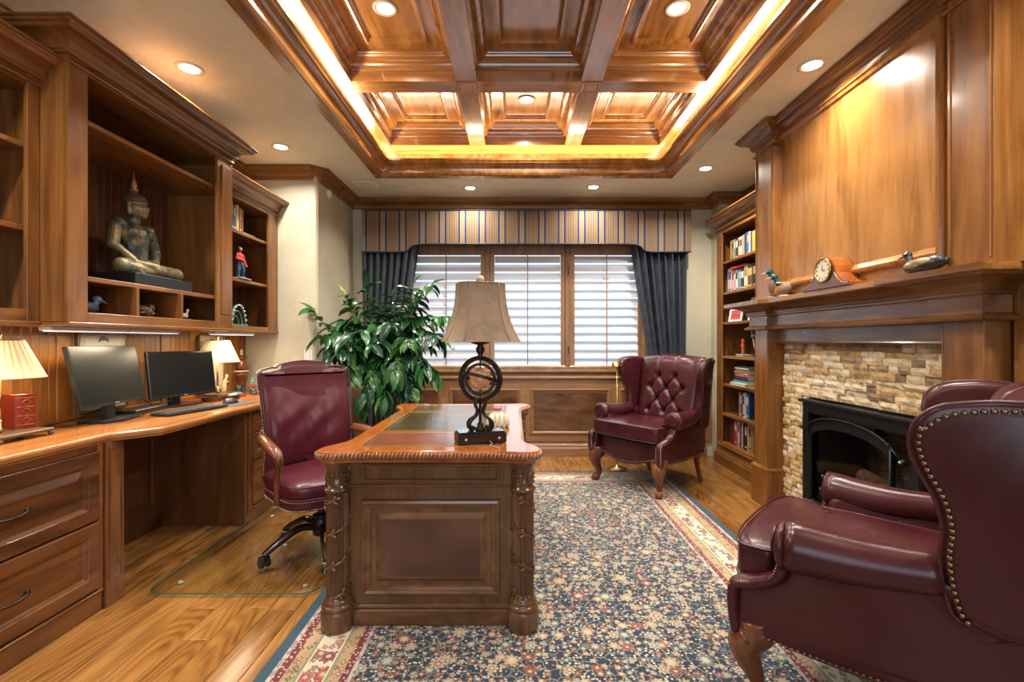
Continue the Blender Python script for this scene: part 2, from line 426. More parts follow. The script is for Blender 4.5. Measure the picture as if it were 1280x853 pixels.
# ------------------------------------------------------------------ ceiling with coffered tray
TX0, TX1, TY0, TY1 = -1.27, 1.46, .16, 4.43
ZB = 3.02; ZT = 3.19
ce = MB()
ox0, ox1, oy0, oy1 = TX0+.05, TX1-.05, TY0+.05, TY1-.05
for (a, b_, c, d) in ((XL-.15, ox0, YR-.15, YB+.15), (ox1, XR+.15, YR-.15, YB+.15), (ox0, ox1, YR-.15, oy0), (ox0, ox1, oy1, YB+.15)):
    ce.box(a, b_, c, d, ZC, ZC+.05)
ce = ce.build('ceiling', M_CEIL, kind='structure')
rect = lambda x0, x1, y0, y1, z: [(x0,y0,z),(x1,y0,z),(x1,y1,z),(x0,y1,z)]
MB().sweep([(0,-.018),(.062,-.018),(.066,-.012),(.07,.0),(.07,.05),(.05,.05),(.05,.002),(0,.0)], rect(TX0,TX1,TY0,TY1,ZC), (0,0,1), 1, True).build('tray_trim', wood('ceil','Y'), ce)
cp = [(0.062,-.012),(.075,-.012),(.08,-.004),(.085,.004)]+[(.085+.05*(1-math.cos(t*PI/12)), .004+.07*math.sin(t*PI/12)) for t in range(7)]+[(.137,.078),(.142,.086),(.146,.092),(.15,.094),(.15,.112),(.14,.112),(.075,.03)]
MB().sweep(cp, rect(TX0,TX1,TY0,TY1,ZC), (0,0,1), 1, True).build('tray_crown', wood('ceil','Y'), ce)
CX = [(-1.116,-.399),(-.254,.463),(.608,1.324)]; CY = [(.23,1.15),(1.30,2.22),(2.37,3.29),(3.44,4.36)]
# cove pocket wall behind the crown
MB().sweep([(-.14,.05),(-.13,.05),(-.13,.30),(-.14,.30)], rect(TX0+.0,TX1,TY0,TY1,ZC), (0,0,1), 1, True).build('cove_wall', wood('ceil','Y'), ce)
MB().sweep([(-.14,.05),(.05,.05),(.05,.056),(-.14,.056)], rect(TX0,TX1,TY0,TY1,ZC), (0,0,1), 1, True).build('cove_floor', wood('ceil','Y'), ce)
x0, x1, y0, y1 = CX[0][0], CX[2][1], CY[0][0], CY[3][1]
MB().box(x0-.3, x0, y0-.3, y1+.3, ZB, ZB+.3).build('perimeter_beam', wood('ceil','Y'), ce)
MB().box(x1, x1+.3, y0-.3, y1+.3, ZB, ZB+.3).build('perimeter_beam', wood('ceil','Y'), ce)
MB().box(x0, x1, y1, y1+.3, ZB, ZB+.3).build('perimeter_beam', wood('ceil','X'), ce)
MB().box(x0, x1, y0-.3, y0, ZB, ZB+.3).build('perimeter_beam', wood('ceil','X'), ce)
for k in range(2): MB().box(CX[k][1], CX[k+1][0], y0, y1, ZB, ZB+.3, .002).build('coffer_beam', wood('ceil','Y'), ce)
for j in range(3):
    for k in range(3): MB().box(CX[k][0], CX[k][1], CY[j][1], CY[j+1][0], ZB, ZB+.3, .002).build('coffer_beam', wood('ceil','X'), ce)
    for k in range(2):
        MB().rings((CX[k][1]+.004, CY[j][1]+.004, ZB), (1,0,0), (0,1,0), (0,0,-1), .137, .142, [(0,-.004),(0,.008),(.012,.008),(.02,.003),(.03,.003),(.036,.007)]).build('beam_rosette', wood('ceil','X'), ce)
for (a, b_) in CX:
    for (c, d) in CY:
        MB().sweep(crown(.085, .10, -.10), rect(a, b_, c, d, ZT), (0,0,1), 1, True).build('coffer_crown', wood('ceil','X'), ce)
        w, h = b_-a, d-c
        MB().rings((a, c, ZT), (1,0,0), (0,1,0), (0,0,-1), w, h, [(0,-.02),(0,0),(.155,0),(.157,.012),(.170,.014),(.18,.004),(.186,.0),(.19,-.012),(.20,-.014)]).build('coffer_panel', wood('ceil','Y'), ce)
MB().box(x0-.3, x1+.3, y0-.3, y1+.3, ZT+.03, ZT+.05).build('coffer_deck', wood('ceil','Y'), ce)
# LED strips hidden in the cove, shining up on the perimeter beams
M_LED = plain('warm_led_strip', (1,.8,.5), .5, emit=(1,.62,.25), es=6)
MB().sweep([(-.06,.058),(-.045,.058),(-.045,.064),(-.06,.064)], rect(TX0,TX1,TY0,TY1,ZC), (0,0,1), 1, True).build('cove_light_strip', M_LED, ce)
COVE = 26
for (lx, ly, sx, sy) in ((TX0-.02, 2.3, .06, 4.1), (TX1+.02, 2.3, .06, 4.1), (.1, TY1+.02, 2.6, .06), (.1, TY0-.02, 2.6, .06)):
    area('cove_glow', (lx, ly, ZC+.075), (PI, 0, 0), sx, sy, COVE*max(sx, sy)/2.6, (1, .80, .55))

# downlights
M_LENS = plain('downlight_lens', (1,.95,.85), .4, emit=(1,.90,.72), es=14)
M_TRIM = plain('downlight_trim', (.62,.60,.55), .35)
def downlight(x, y, z, label, power=CAN_W, group='recessed ceiling downlights', rad=.045):
    t = thing('recessed_downlight', label, 'ceiling light', (x, y, z), group=group)
    MB().lathe([(rad, -.004), (rad+.018, -.007), (rad+.027, -.004), (rad+.027, 0), (rad, 0), (rad, -.004)], (x, y, z), 28, caps=False).build('trim_ring', M_TRIM, t)
    MB().lathe([(rad-.001, -.0055), (rad-.001, -.001)], (x, y, z), 28).build('lens', M_LENS, t)
    area('downlight_beam', (0, 0, -.012), (0, 0, 0), rad*1.9, rad*1.9, power, CAN_C, t, 2.6, 'DISK')
DL = [(-1.805, 2.674, 'bright round downlight in plaster ceiling above the left cabinets, nearest the camera'),
      (-1.82, 3.753, 'round ceiling downlight above the right end of the left cabinets'),
      (-.43, 4.76, 'small ceiling downlight before the striped valance, left of the pair'),
      (.787, 4.73, 'small ceiling downlight before the striped valance, right of the pair'),
      (1.688, 4.22, 'ceiling downlight near the tall bookcase top'),
      (1.643, 2.643, 'bright ceiling downlight beside the overmantel crown moulding'),
      (-1.8, 1.1, 'ceiling downlight over the left counter, behind view'), (1.64, 1.1, 'ceiling downlight by the right wall, behind view')]
for (a, b_, s_) in DL: downlight(a, b_, ZC, s_, CAN_W*((.45 if b_ > 4.5 else .65 if a < -1.5 and b_ > 3 else .6 if a > 1.5 and 2 < b_ < 3 else 1)))
CL = [(0, 2, 'downlight in the wooden coffer panel at top left'), (2, 2, 'downlight in the wooden coffer panel at top right'), (1, 3, 'small downlight in the middle far coffer panel'),
      (1, 1, 'downlight in central coffer over the camera')]
for (a, b_, s_) in CL: downlight(sum(CX[a])/2, sum(CY[b_])/2, ZT+.0135, s_, CAN_W*.9)
t = thing('ceiling_speaker', 'flush round plaster-coloured speaker grille in ceiling, far left corner', 'speaker', (-1.45, 4.68, ZC))
MB().lathe([(.001,-.004),(.105,-.004),(.125,-.007),(.13,0),(.001,0)], (-1.45,4.68,ZC), 36).build('grille', M_CEIL, t)
t = thing('smoke_detector', 'small white round detector high on the left return wall', 'detector', (-1.73, 4.48, 2.61))
m_ = MB().lathe([(.001,.028),(.032,.028),(.042,.018),(.045,0),(.001,0)], (0,0,0), 24); m_.xf(Matrix.Translation((-1.73,4.48,2.61)) @ Matrix.Rotation(PI/2,4,'Y')); m_.build('housing', M_WHITE, t)
t = thing('light_switch', 'white rocker light switch plate on plaster wall behind the red desk chair', 'switch', (-1.80, 4.22, 1.10))
MB().box(-1.84,-1.765,4.213,4.22,1.04,1.16,.003).build('plate', M_WHITE, t); MB().box(-1.819,-1.786,4.209,4.2135,1.067,1.133,.002).build('rocker', plain('rocker_white',(.8,.8,.8),.3), t)

# ------------------------------------------------------------------ window 1 with plantation shutters
YW = YB
win = MB().sweep([(-.012,-.05),(.045,-.05),(.045,.0),(.05,.012),(.03,.03),(-.012,.03)], [(WX0,YW,WZ0),(WX1,YW,WZ0),(WX1,YW,WZ1),(WX0,YW,WZ1)], (0,-1,0), 1, True).build('window_1', wood('shutter','Z'), kind='structure')
MB().box(WX0-.12, WX1+.12, YW-.055, YW+.03, WZ0-.03, WZ0, .006).box(WX0-.10, WX1+.10, YW-.03, YW, WZ0-.065, WZ0-.03, .008).build('window_sill', wood('shutter','X'), win)
MB().box(WX0, WX1, YW+.11, YW+.116, WZ0, WZ1).build('pane', M_GLASS, win)
M_LOUV = plain('backlit_pale_louver', (.50,.50,.54), .4, var=.05, bscale=3)  # tan wood louvers coloured pale to paint in the window backlight
mul = [(WX0+.045, WX0+.045+.80), (-.29+.065+.02, .545), (.61, WX1-.045)]
mul = [(-1.135, -.305), (-.255, .555), (.605, 1.385)]
for k in range(2): MB().box(mul[k][1], mul[k+1][0], YW-.03, YW+.03, WZ0+.04, WZ1-.04, .004).build('mullion', wood('shutter','Z'), win)
for (a, b_) in mul:
    st = .05; z0, z1 = .965, 2.20
    sp = MB().box(a, a+st, YW-.012, YW+.020, WZ0+.045, WZ1-.045, .003).box(b_-st, b_, YW-.012, YW+.020, WZ0+.045, WZ1-.045, .003)
    sp.box(a+st, b_-st, YW-.010, YW+.018, WZ0+.045, z0, .002).box(a+st, b_-st, YW-.010, YW+.018, z1-.035, WZ1-.045, .002)
    sp = sp.build('shutter_panel', wood('shutter','Z'), win)
    n = 13; zb, zt = z0, z1-.035; p = (zt-zb)/n
    base = None
    for q in range(n):
        zc = zb+p*(q+.5)
        if base is None:
            m_ = MB(); ol = [(.050*math.cos(u), .006*math.sin(u)) for u in [2*PI*g/12 for g in range(12)]]
            m_.extr(ol, lambda aa, bb, tt: (tt, aa*math.cos(.98)-bb*math.sin(.98), aa*math.sin(.98)+bb*math.cos(.98)), -(b_-a)/2+st+.002, (b_-a)/2-st-.002)
            m_.xf(Matrix.Translation((0, 0, 0))); base = m_.build('louver', M_LOUV, sp)
            o = base
        else: o = base.copy(); C.objects.link(o)
        o.location = ((a+b_)/2, YW+.008, zc)
    MB().box((a+b_)/2-.005, (a+b_)/2+.005, YW-.048, YW-.038, zb+.02, zt+.01, .001).build('tilt_rod', wood('shutter','Z'), sp)
MB().box(.60-.018,.60-.008,YW-.036,YW-.03,1.95,2.03).box(.60-.018,.60-.008,YW-.036,YW-.03,1.1,1.18).build('hinge', M_IRON, win)

# wainscot on the back wall
wp = wood('shutter','X')
xs = [-1.62, -.73, .115, 1.09, 1.99]; pan = [(-1.58,-.78), (-.69,.07), (.18,1.04), (1.13,1.95)]
W0 = MB().box(-1.73, 2.13, YW-.02, YW, .16, .87).build('wainscot_backing', wp, wb)
for (a, b_) in pan:
    MB().rings((a, YW-.02, .24), (1,0,0), (0,0,1), (0,-1,0), b_-a, .49, [(0,0),(.003,.014),(.012,.017),(.022,.014),(.03,.005),(.034,.002),(.036,.003)]).build('wainscot_panel', wp, wb)
    MB().box(a+.038, b_-.038, YW-.0245, YW-.019, .278, .692).build('panel_field', wood('desk','X'), wb)
MB().sweep([(0,0),(.03,0),(.03,.012),(.022,.02),(.02,.03),(0,.03)], [(-1.73,YW-.02,.84),(2.13,YW-.02,.84)], (0,0,1), -1).build('chair_rail', wp, wb)
bp = [(0,0),(.034,0),(.034,.09),(.028,.10),(.03,.115),(.022,.13),(.012,.14),(.012,.155),(0,.16)]
MB().sweep(bp, [(-1.73,YW,0),(2.07,YW,0)], (0,0,1), -1).build('baseboard_back', wp, kind='structure')
MB().sweep(bp, [(-1.73,4.25,0),(-1.73,5.16,0)], (0,0,1), -1).build('baseboard_left', wp, kind='structure')
MB().sweep(bp, [(-1.79,4.22,0),(-1.75,4.22,0)], (0,0,1), -1).build('trim_2', wp, kind='structure')
# ------------------------------------------------------------------ left wall: beadboard, counter, base cabinets, wall cabinets
cabZ, cabY, cabX = wood('cab','Z'), wood('cab','Y'), wood('cab','X')
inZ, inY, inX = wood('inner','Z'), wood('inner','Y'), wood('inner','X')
bb = None; y = .9
MB().box(XL, XL+.006, .9, 4.2, .81, 1.34).build('beadboard_backing', wood('bead','Z'), wl)
while y < 4.12:
    if bb is None:
        bb = MB().box(0, .010, -.0225, .0225, 0, .52, .003).build('beadboard_plank', wood('bead','Z'), wl); o = bb
    else: o = bb.copy(); C.objects.link(o)
    o.location = (XL+.004, y+.023, .815); y += .046
for yy in (.95, 1.75, 2.53, 3.27, 4.14):
    MB().box(XL, XL+.022, yy-.028, yy+.028, .81, 1.335, .003).build('wall_stile', wood('bead','Z'), wl)
MB().box(XL, XL+.02, .9, 4.2, .81, .835, .004).build('counter_lip', wood('bead','Y'), wl)
# post at the end of the panelling
MB().box(XL, XL+.05, 4.165, 4.215, .81, 1.335, .006).build('wall_stile', wood('cab','Z'), wl)

CH = .81
bsZ, bsY = wood('base','Z'), wood('base','Y')
def drawer_front(mb_parent, y0, y1, z0, z1, X, pull=True):
    d = MB().rings((X, y0, z0), (0,1,0), (0,0,1), (1,0,0), y1-y0, z1-z0, [(0,0),(0,.019),(.004,.021),(.055,.021),(.058,.017),(.066,.013),(.072,.006),(.105,.014),(.109,.015)]).build('drawer', bsY, mb_parent)
    if pull:
        ym = (y0+y1)/2; zm = (z0+z1)/2+.0
        pts = [(X+.02, ym-.075, zm), (X+.04, ym-.06, zm+.002), (X+.047, ym-.03, zm-.004), (X+.048, ym, zm-.006), (X+.047, ym+.03, zm-.004), (X+.04, ym+.06, zm+.002), (X+.02, ym+.075, zm)]
        m_ = MB().tube(catmull(pts, 3, False), .0055, 8); m_.ell((X+.021, ym-.077, zm), (.005,.012,.010), 8, 6); m_.ell((X+.021, ym+.077, zm), (.005,.012,.010), 8, 6)
        m_.build('drawer_pull', M_BRONZE, d)
def base_cab(y0, y1, X, label, split, stile0=.03, stile1=.03):
    t = thing('base_cabinet', label, 'cabinet', ((X+XL)/2, (y0+y1)/2, 0), group=None)
    MB().box(XL+.01, X-.002, y0+.001, y1-.001, .105, CH-.042).build('carcass', bsZ, t)
    MB().box(X-.002, X+.018, y0, y0+stile0, .10, CH-.042, .002).build('stile', bsZ, t); MB().box(X-.002, X+.018, y1-stile1, y1, .10, CH-.042, .002).build('stile', bsZ, t)
    MB().box(X-.002, X+.016, y0+stile0, y1-stile1, CH-.07, CH-.042, .001).build('rail', bsY, t)
    MB().box(XL+.01, X+.014, y0, y1, 0, .098, .004).box(X-.02, X+.022, y0, y1, .088, .10, .003).build('toe_board', bsY, t)
    ys = split
    return t
t1 = base_cab(.55, 2.22, -1.915, 'nearest drawer cabinet under the left counter, curved dark drawer pulls', None)
for (a, b_) in ((.60, 1.37), (1.39, 2.195)):
    drawer_front(t1, a, b_, .112, .415, -1.913); drawer_front(t1, a, b_, .425, .738, -1.913)
# projecting post beside the kneehole
t = thing('corner_post', 'square knotty wood post between near drawers and dark kneehole', 'post', (-1.93, 2.275, 0))
MB().box(-2.0, -1.885, 2.222, 2.325, 0, CH-.042, .003).build('shaft', bsZ, t)
MB().rings((-1.885, 2.235, .12), (0,1,0), (0,0,1), (1,0,0), .077, .62, [(0,0),(0,.002),(.01,.002),(.014,-.002)]).build('fluting', bsZ, t)
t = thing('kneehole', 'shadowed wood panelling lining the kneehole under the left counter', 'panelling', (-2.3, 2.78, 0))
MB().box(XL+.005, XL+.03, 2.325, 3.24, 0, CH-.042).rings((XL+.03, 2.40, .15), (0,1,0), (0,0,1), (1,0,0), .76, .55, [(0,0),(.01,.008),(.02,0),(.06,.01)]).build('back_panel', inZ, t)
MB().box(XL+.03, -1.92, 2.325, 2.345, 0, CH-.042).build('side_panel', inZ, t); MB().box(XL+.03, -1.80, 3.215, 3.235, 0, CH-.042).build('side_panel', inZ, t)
t2 = base_cab(3.24, 4.215, -1.815, 'far drawer cabinet beyond the kneehole, partly behind the red desk chair', None, .06)
for (a, b_) in ((3.305, 3.74), (3.755, 4.18)):
    for (c, d) in ((.112, .405), (.415, .60), (.61, .738)): drawer_front(t2, a, b_, c, d, -1.813, True)
# countertop, one continuous slab that steps out over the kneehole
def ctop(off):
    return [(XL+.003, .5), (-1.885+off, .5), (-1.885+off, 2.24-off*.3), (-1.745+off, 2.40), (-1.745+off, 4.215), (XL+.003, 4.215)]
t = thing('countertop', 'long orange-brown wooden countertop running below the left wall cabinets', 'countertop', (-2.1, 2.4, CH-.04))
m_ = MB(); L = [(-.012, -.040), (-.012, -.030), (-.002, -.026), (.0, -.012), (-.003, -.004), (-.010, 0)]
vs = []
for (o_, z) in L: vs += [(a, b_, CH+z) for a, b_ in ctop(o_)]
n = 6; fs = [tuple(range(n)), tuple(range((len(L)-1)*n, len(L)*n))]
for k in range(len(L)-1):
    for i in range(n): fs.append((k*n+i, k*n+(i+1)%n, (k+1)*n+(i+1)%n, (k+1)*n+i))
m_.add(vs, fs).build('slab', wood('counter','Y'), t)

def wall_cab(name_label, y0, y1, X, z0, z1, ot, ob, shelves, st0, st1, cr, dividers=None, cret=(False, False)):
    """open wall unit: carcass, face frame, shelves, crown"""
    t = thing('wall_cabinet', name_label, 'cabinet', ((XL+X)/2, (y0+y1)/2, z0))
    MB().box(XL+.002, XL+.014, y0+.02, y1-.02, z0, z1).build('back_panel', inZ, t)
    yy = y0+.04; b0 = None
    while yy < y1-.05:
        if b0 is None: b0 = MB().box(0, .006, -.0245, .0245, 0, (ot-ob), .002).build('beadboard_plank', inZ, t, raw=True); o = b0
        else: o = b0.copy(); C.objects.link(o)
        o.location = Vector((XL+.014, yy+.025, ob))-org(t); yy += .05
    MB().box(XL+.002, X-.018, y0, y0+.02, z0, z1).build('side_panel', cabZ, t)
    MB().box(XL+.002, X-.018, y1-.02, y1, z0, z1).build('side_panel', cabZ, t)
    MB().box(XL+.01, X-.018, y0+.02, y1-.02, z0, ob, .0).build('bottom_panel', cabY, t)
    MB().box(XL+.01, X-.018, y0+.02, y1-.02, ot, ot+.02).build('top_panel', cabY, t)
    MB().box(X-.018, X, y0, y0+st0, z0, z1, .002).build('stile', cabZ, t)
    MB().box(X-.018, X, y1-st1, y1, z0, z1, .002).build('stile', cabZ, t)
    MB().box(X-.018, X-.001, y0+st0, y1-st1, z0, ob, .002).build('rail', cabY, t)
    MB().box(X-.018, X-.001, y0+st0, y1-st1, ot, z1, .002).build('rail', cabY, t)
    for z in shelves: MB().box(XL+.014, X-.02, y0+.021, y1-.021, z-.024, z, .003).build('shelf', cabY, t)
    if dividers:
        for d in dividers: MB().box(XL+.02, X-.003, d-.010, d+.010, ob, shelves[0]-.024, .002).build('divider', cabZ, t)
    P, H = cr
    pth = []
    if cret[0]: pth.append((XL+.02, y0, z1-.01))
    pth += [(X, y0, z1-.01), (X, y1, z1-.01)]
    if cret[1]: pth.append((XL+.02, y1, z1-.01))
    MB().sweep(crown(P, H), pth, (0,0,1), -1).build('crown', cabY, t)
    MB().sweep([(0,0),(.010,0),(.013,.006),(.010,.012),(.006,.02),(0,.022)], [(X, y0, z1-.045), (X, y1, z1-.045)], (0,0,1), -1).build('bead', cabY, t)
    MB().box(XL+.01, X+.008, y0, y1, z0-.018, z0, .004).build('light_rail', cabY, t)
    return t
wc_near = wall_cab('nearest open wall cabinet on the left wall, empty shelves', .85, 2.098, -2.07, 1.325, 2.39, 2.33, 1.375, (1.735, 2.09), .07, .055, (.10, .10))
wc_mid = wall_cab('tall projecting middle wall cabinet framing the seated bronze statue', 2.10, 3.33, -1.95, 1.325, 2.51, 2.455, 1.37, (1.54, 2.265), .10, .17, (.12, .10), (2.497, 2.83), (True, True))
MB().box(-1.95, -1.942, 3.20, 3.30, 1.42, 2.42, .003).build('pilaster_face', cabZ, wc_mid)
wc_far = wall_cab('far open wall cabinet on the left wall holding books and a red-shirted figurine', 3.332, 4.215, -2.07, 1.325, 2.375, 2.31, 1.355, (1.717, 2.08), .05, .16, (.10, .09))
M_TUBE = plain('cool_lamp_tube', (.9,.95,1), .4, emit=(.80,.9,1), es=.75); M_ALU = plain('white_enamel', (.55,.56,.58), .35)
for (a, b_, s_) in ((1.2, 1.9, 'slim undercabinet light above the pleated lamp, mostly out of view'), (2.16, 2.60, 'slim white undercabinet light above the nearer monitor'), (2.63, 3.0, 'slim white undercabinet light left of the yellow tag, under middle cabinet'), (3.36, 3.86, 'slim undercabinet light above the far framed print')):
    t = thing('undercabinet_light', s_, 'light fixture', (-2.12, (a+b_)/2, 1.307), group='undercabinet lights')
    MB().box(-2.14, -2.08, a, b_, 1.288, 1.307, .003).build('housing', M_ALU, t)
    MB().box(-2.135, -2.085, a+.015, b_-.015, 1.283, 1.289, .001).build('diffuser', M_TUBE, t)
    area('undercabinet_glow', (0, 0, -.035), (0, 0, 0), .04, b_-a, 3.6*(b_-a)/.44, (1, .80, .52), t)
t = thing('hanging_tag', 'small yellow paper tag stuck under the middle wall cabinet', 'tag', (-2.06, 3.05, 1.28))
MB().extr([(3.02,1.31),(3.10,1.31),(3.10,1.285),(3.06,1.27),(3.05,1.245),(3.02,1.26)], lambda a, b, t: (-2.03+t, a, b), 0, .002).build('paper', plain('yellow_paper', (.62,.36,.04), .6), t)

# framed prints leaning behind the counter
def print_frame(y0, y1, label, motif):
    z0, z1 = .838, 1.295; X = XL+.028
    t = thing('framed_print', label, 'picture', (X, (y0+y1)/2, z0))
    MB().sweep([(0,0),(.016,0),(.016,.006),(.012,.014),(.004,.016),(0,.012)], [(X,y0,z0),(X,y1,z0),(X,y1,z1),(X,y0,z1)], (1,0,0), 1, True).build('frame', plain('dark_gilt_frame', (.16,.11,.05), .35, .4), t)
    MB().box(X, X+.004, y0+.014, y1-.014, z0+.014, z1-.014).build('mat_board', plain('ivory_mat', (.62,.56,.42), .8), t)
    MB().box(X+.004, X+.006, y0+.05, y1-.05, z0+.05, z1-.045).build('print', plain('print_paper', (.66,.64,.58), .8), t)
    ym = (y0+y1)/2; m_ = MB()
    m_.tube([(X+.0065, ym+.030*math.cos(a), z1-.062+.022*math.sin(a)*motif) for a in [PI*.0+PI*k/10 for k in range(11)]], [.003,.005,.007,.010,.012,.013,.012,.010,.007,.005,.003], 6)
    m_.build('ink_motif', plain('grey_ink', (.16,.19,.18), .8), t)
print_frame(2.60, 2.94, 'framed ink print behind the nearer monitor', 1)
print_frame(3.60, 3.93, 'framed ink print behind the far pleated lamp', .5)

# ------------------------------------------------------------------ counter objects
M_SHADE = plain('pleated_linen_shade', (.72,.56,.33), .7, emit=(1,.72,.36), es=.16)
def table_lamp(x, y, label, power, dark):
    t = thing('table_lamp', label, 'lamp', (x, y, CH))
    m_ = MB(); prof_o = [(.150, 0), (.078, .165)]
    m_.grid(lambda u, v: (x+(.150-.072*v+(.0016 if int(round(u*72)) % 2 else -.0016))*math.cos(2*PI*u), y+(.150-.072*v+(.0016 if int(round(u*72)) % 2 else -.0016))*math.sin(2*PI*u), 1.08+.165*v), 72, 2, True, False)
    m_.build('lamp_shade', M_SHADE, t, mods=lambda o: setattr(o.modifiers.new('s','SOLIDIFY'), 'thickness', .002))
    ring = lambda r, z, w: MB().tube([(x+r*math.cos(a), y+r*math.sin(a), z) for a in [2*PI*k/36 for k in range(36)]], w, 6, True)
    r_ = ring(.151, 1.081, .0028); r_.build('shade_trim', plain('shade_binding', (.45,.33,.17), .6), t)
    ring(.079, 1.245, .0028).build('shade_trim', plain('dark_shade_binding', (.15,.04,.02), .5), t)
    MB().tube([(x, y, CH+.03), (x, y, 1.09)], .008, 12).lathe([(.016,0),(.018,.01),(.009,.02),(.010,.05)], (x,y,CH+.04), 16).build('pole', M_BRASS, t)
    MB().lathe([(.003,1.20),(.012,1.24),(.006,1.255),(.012,1.27),(.004,1.282)], (x, y, 0), 14).build('finial', M_BRASS, t)
    MB().tube([(x-.075,y,1.24),(x+.075,y,1.24)], .0015, 5).tube([(x,y,1.08),(x,y,1.25)], .003, 6).build('shade_spider', M_BRASS, t)
    ba = MB().box(x-.06, x+.10, y-.09, y+.15, CH+.018, CH+.034, .004)
    for sx in (x-.05, x+.09):
        for sy in (y-.08, y+.14): ba.ell((sx, sy, CH+.011), (.012,.012,.011), 10, 6)
    ba.build('tray_base', plain('antiqued_base', (.14,.09,.05), .4, .3), t)
    MB().ell((x,y,1.15), (.024,.024,.034), 12, 8).build('bulb', plain('lamp_bulb', (1,.9,.7), .4, emit=(1,.75,.42), es=4), t)
    l = bpy.data.lights.new('lamp_light', 'POINT'); l.energy = power; l.color = (1, .74, .42); l.shadow_soft_size = .03
    lo = bpy.data.objects.new('lamp_light', l); C.objects.link(lo); lo.parent = t; lo.location = (0, 0, 1.11-CH)
    return t
table_lamp(-2.215, 2.065, 'pleated cream table lamp at left edge beside the red leather book', 2.6, 1)
table_lamp(-2.245, 3.64, 'pleated cream table lamp partly behind the wide far monitor', 2.6, 0)
def book(x, y, z, th, h, d, col, rot, label, cat='book', group=None, band=None, flat=False, rz=0, lean=0):
    """spine faces +X local (rot about Z), thickness along local Y"""
    t = bpy.data.objects.new('book', None); C.objects.link(t); tag(t, label, cat, group); ORG[t.name] = Vector((0,0,0)); t.empty_display_size = .05
    c = plain('cover_%02d%02d%02d' % tuple(int(q*99) for q in col), col, .45)
    MB().box(0, .003, -th/2, th/2, 0, h, .001).box(-d, 0, -th/2, -th/2+.002, 0, h).box(-d, 0, th/2-.002, th/2, 0, h).build('cover', c, t)
    MB().box(-d+.004, -.001, -th/2+.002, th/2-.002, .003, h-.003).build('pages', M_PAPER, t)
    if band:
        bc = plain('band_%02d%02d%02d' % tuple(int(q*99) for q in band), band, .5)
        MB().box(.003, .0036, -th*.36, th*.36, h*.55, h*.86).box(.003, .0036, -th*.36, th*.36, h*.08, h*.14).build('spine_title', bc, t)
    M = Matrix.Translation((x, y, z)) @ Matrix.Rotation(rot, 4, 'Z')
    if flat: M = M @ Matrix.Translation((0, 0, th/2)) @ Matrix.Rotation(rz, 4, 'Z') @ Matrix.Rotation(PI/2, 4, 'X') @ Matrix.Translation((0, 0, -h/2))
    elif lean: M = M @ Matrix.Rotation(lean, 4, 'X')
    t.matrix_world = M
    return t
# red leather book standing on the lamp base
t = thing('antique_book', 'thick red leather book with gilt spine diamonds on the near lamp base', 'book', (-2.21, 2.17, CH+.034), rz=-.35, local=True)
MB().box(-.10, .0, -.032, .032, .003, .150).build('pages', M_PAPER, t)
mr = leather('red_bookcloth', (.19,.020,.013), .4)
MB().box(-.105, .004, -.037, -.031, 0, .155, .002).box(-.105, .004, .031, .037, 0, .155, .002).build('cover', mr, t)
MB().grid(lambda u, v: (.004+.012*math.sin(PI*u), -.037+.074*u, .155*v), 10, 2).build('spine', mr, t)
gl = plain('gilt', (.45,.22,.06), .35, .6); m_ = MB()
for z in (.02,.06,.10,.14): m_.tube([(.005+.0115*math.sin(PI*u), -.035+.07*u, z-.0) for u in [.05+.9*k/8 for k in range(9)]], .0012, 5)
for z in (.04,.12,.08): m_.tube([(.0155, .018*math.cos(a), z+.014*math.sin(a)) for a in [2*PI*k/4 for k in range(4)]], .0012, 5, True)
m_.build('gilt_tooling', gl, t)

def monitor(bl, br, z, H, tilt, label, base_c, neck_h):
    bl = Vector((bl[0], bl[1], z)); br = Vector((br[0], br[1], z)); U = (br-bl).normalized(); w = (br-bl).length
    Nn = U.cross(Vector((0,0,1))); Nn = Nn if Nn.x > 0 else -Nn
    V = (Vector((0,0,1))*math.cos(tilt)-Nn*math.sin(tilt)).normalized(); N2 = U.cross(V); N2 = N2 if N2.x > 0 else -N2
    t = thing('monitor', label, 'monitor', (base_c[0], base_c[1], CH))
    M = Matrix(((U.x,V.x,N2.x,bl.x),(U.y,V.y,N2.y,bl.y),(U.z,V.z,N2.z,bl.z),(0,0,0,1)))
    m_ = MB().box(0, w, 0, H, -.022, .004, .003); m_.box(w*.25, w*.75, H*.2, H*.7, -.045, -.02, .006); m_.xf(M); m_.build('housing', M_BLACK, t)
    m_ = MB().rings((.006,.018,.0042),(1,0,0),(0,1,0),(0,0,1), w-.012, H-.026, [(0,0),(.001,.0006)]); m_.xf(M); m_.build('screen', plain('dark_screen', (.006,.007,.008), .30), t)
    m_ = MB().box(w*.47, w*.53, .006, .011, .004, .0046); m_.xf(M); m_.build('badge', plain('grey_badge', (.25,.26,.27), .4), t)
    bc = Vector((base_c[0], base_c[1], CH)); th = math.atan2(U.y, U.x)-PI/2
    T = Matrix.Translation(bc) @ Matrix.Rotation(th, 4, 'Z')
    m_ = MB().extr([(-.08,-.13),(.06,-.16),(.105,-.07),(.105,.07),(.06,.16),(-.08,.13)], lambda a,b,q: (a,b,q), 0, .012); m_.xf(T); m_.build('base', M_BLACK, t)
    m_ = MB().box(-.03, .005, -.035, .035, .01, neck_h, .004); m_.xf(T); m_.build('neck', M_BLACK, t)
    return t
monitor((-2.125, 2.36), (-2.225, 2.905), .895, .325, .20, 'nearer black monitor on the left counter, tilted back, grey reflections', (-2.20, 2.62), .16)
monitor((-2.245, 2.97), (-2.12, 3.42), .875, .30, .13, 'wide farther black monitor on the left counter above the keyboard', (-2.255, 3.20), .15)
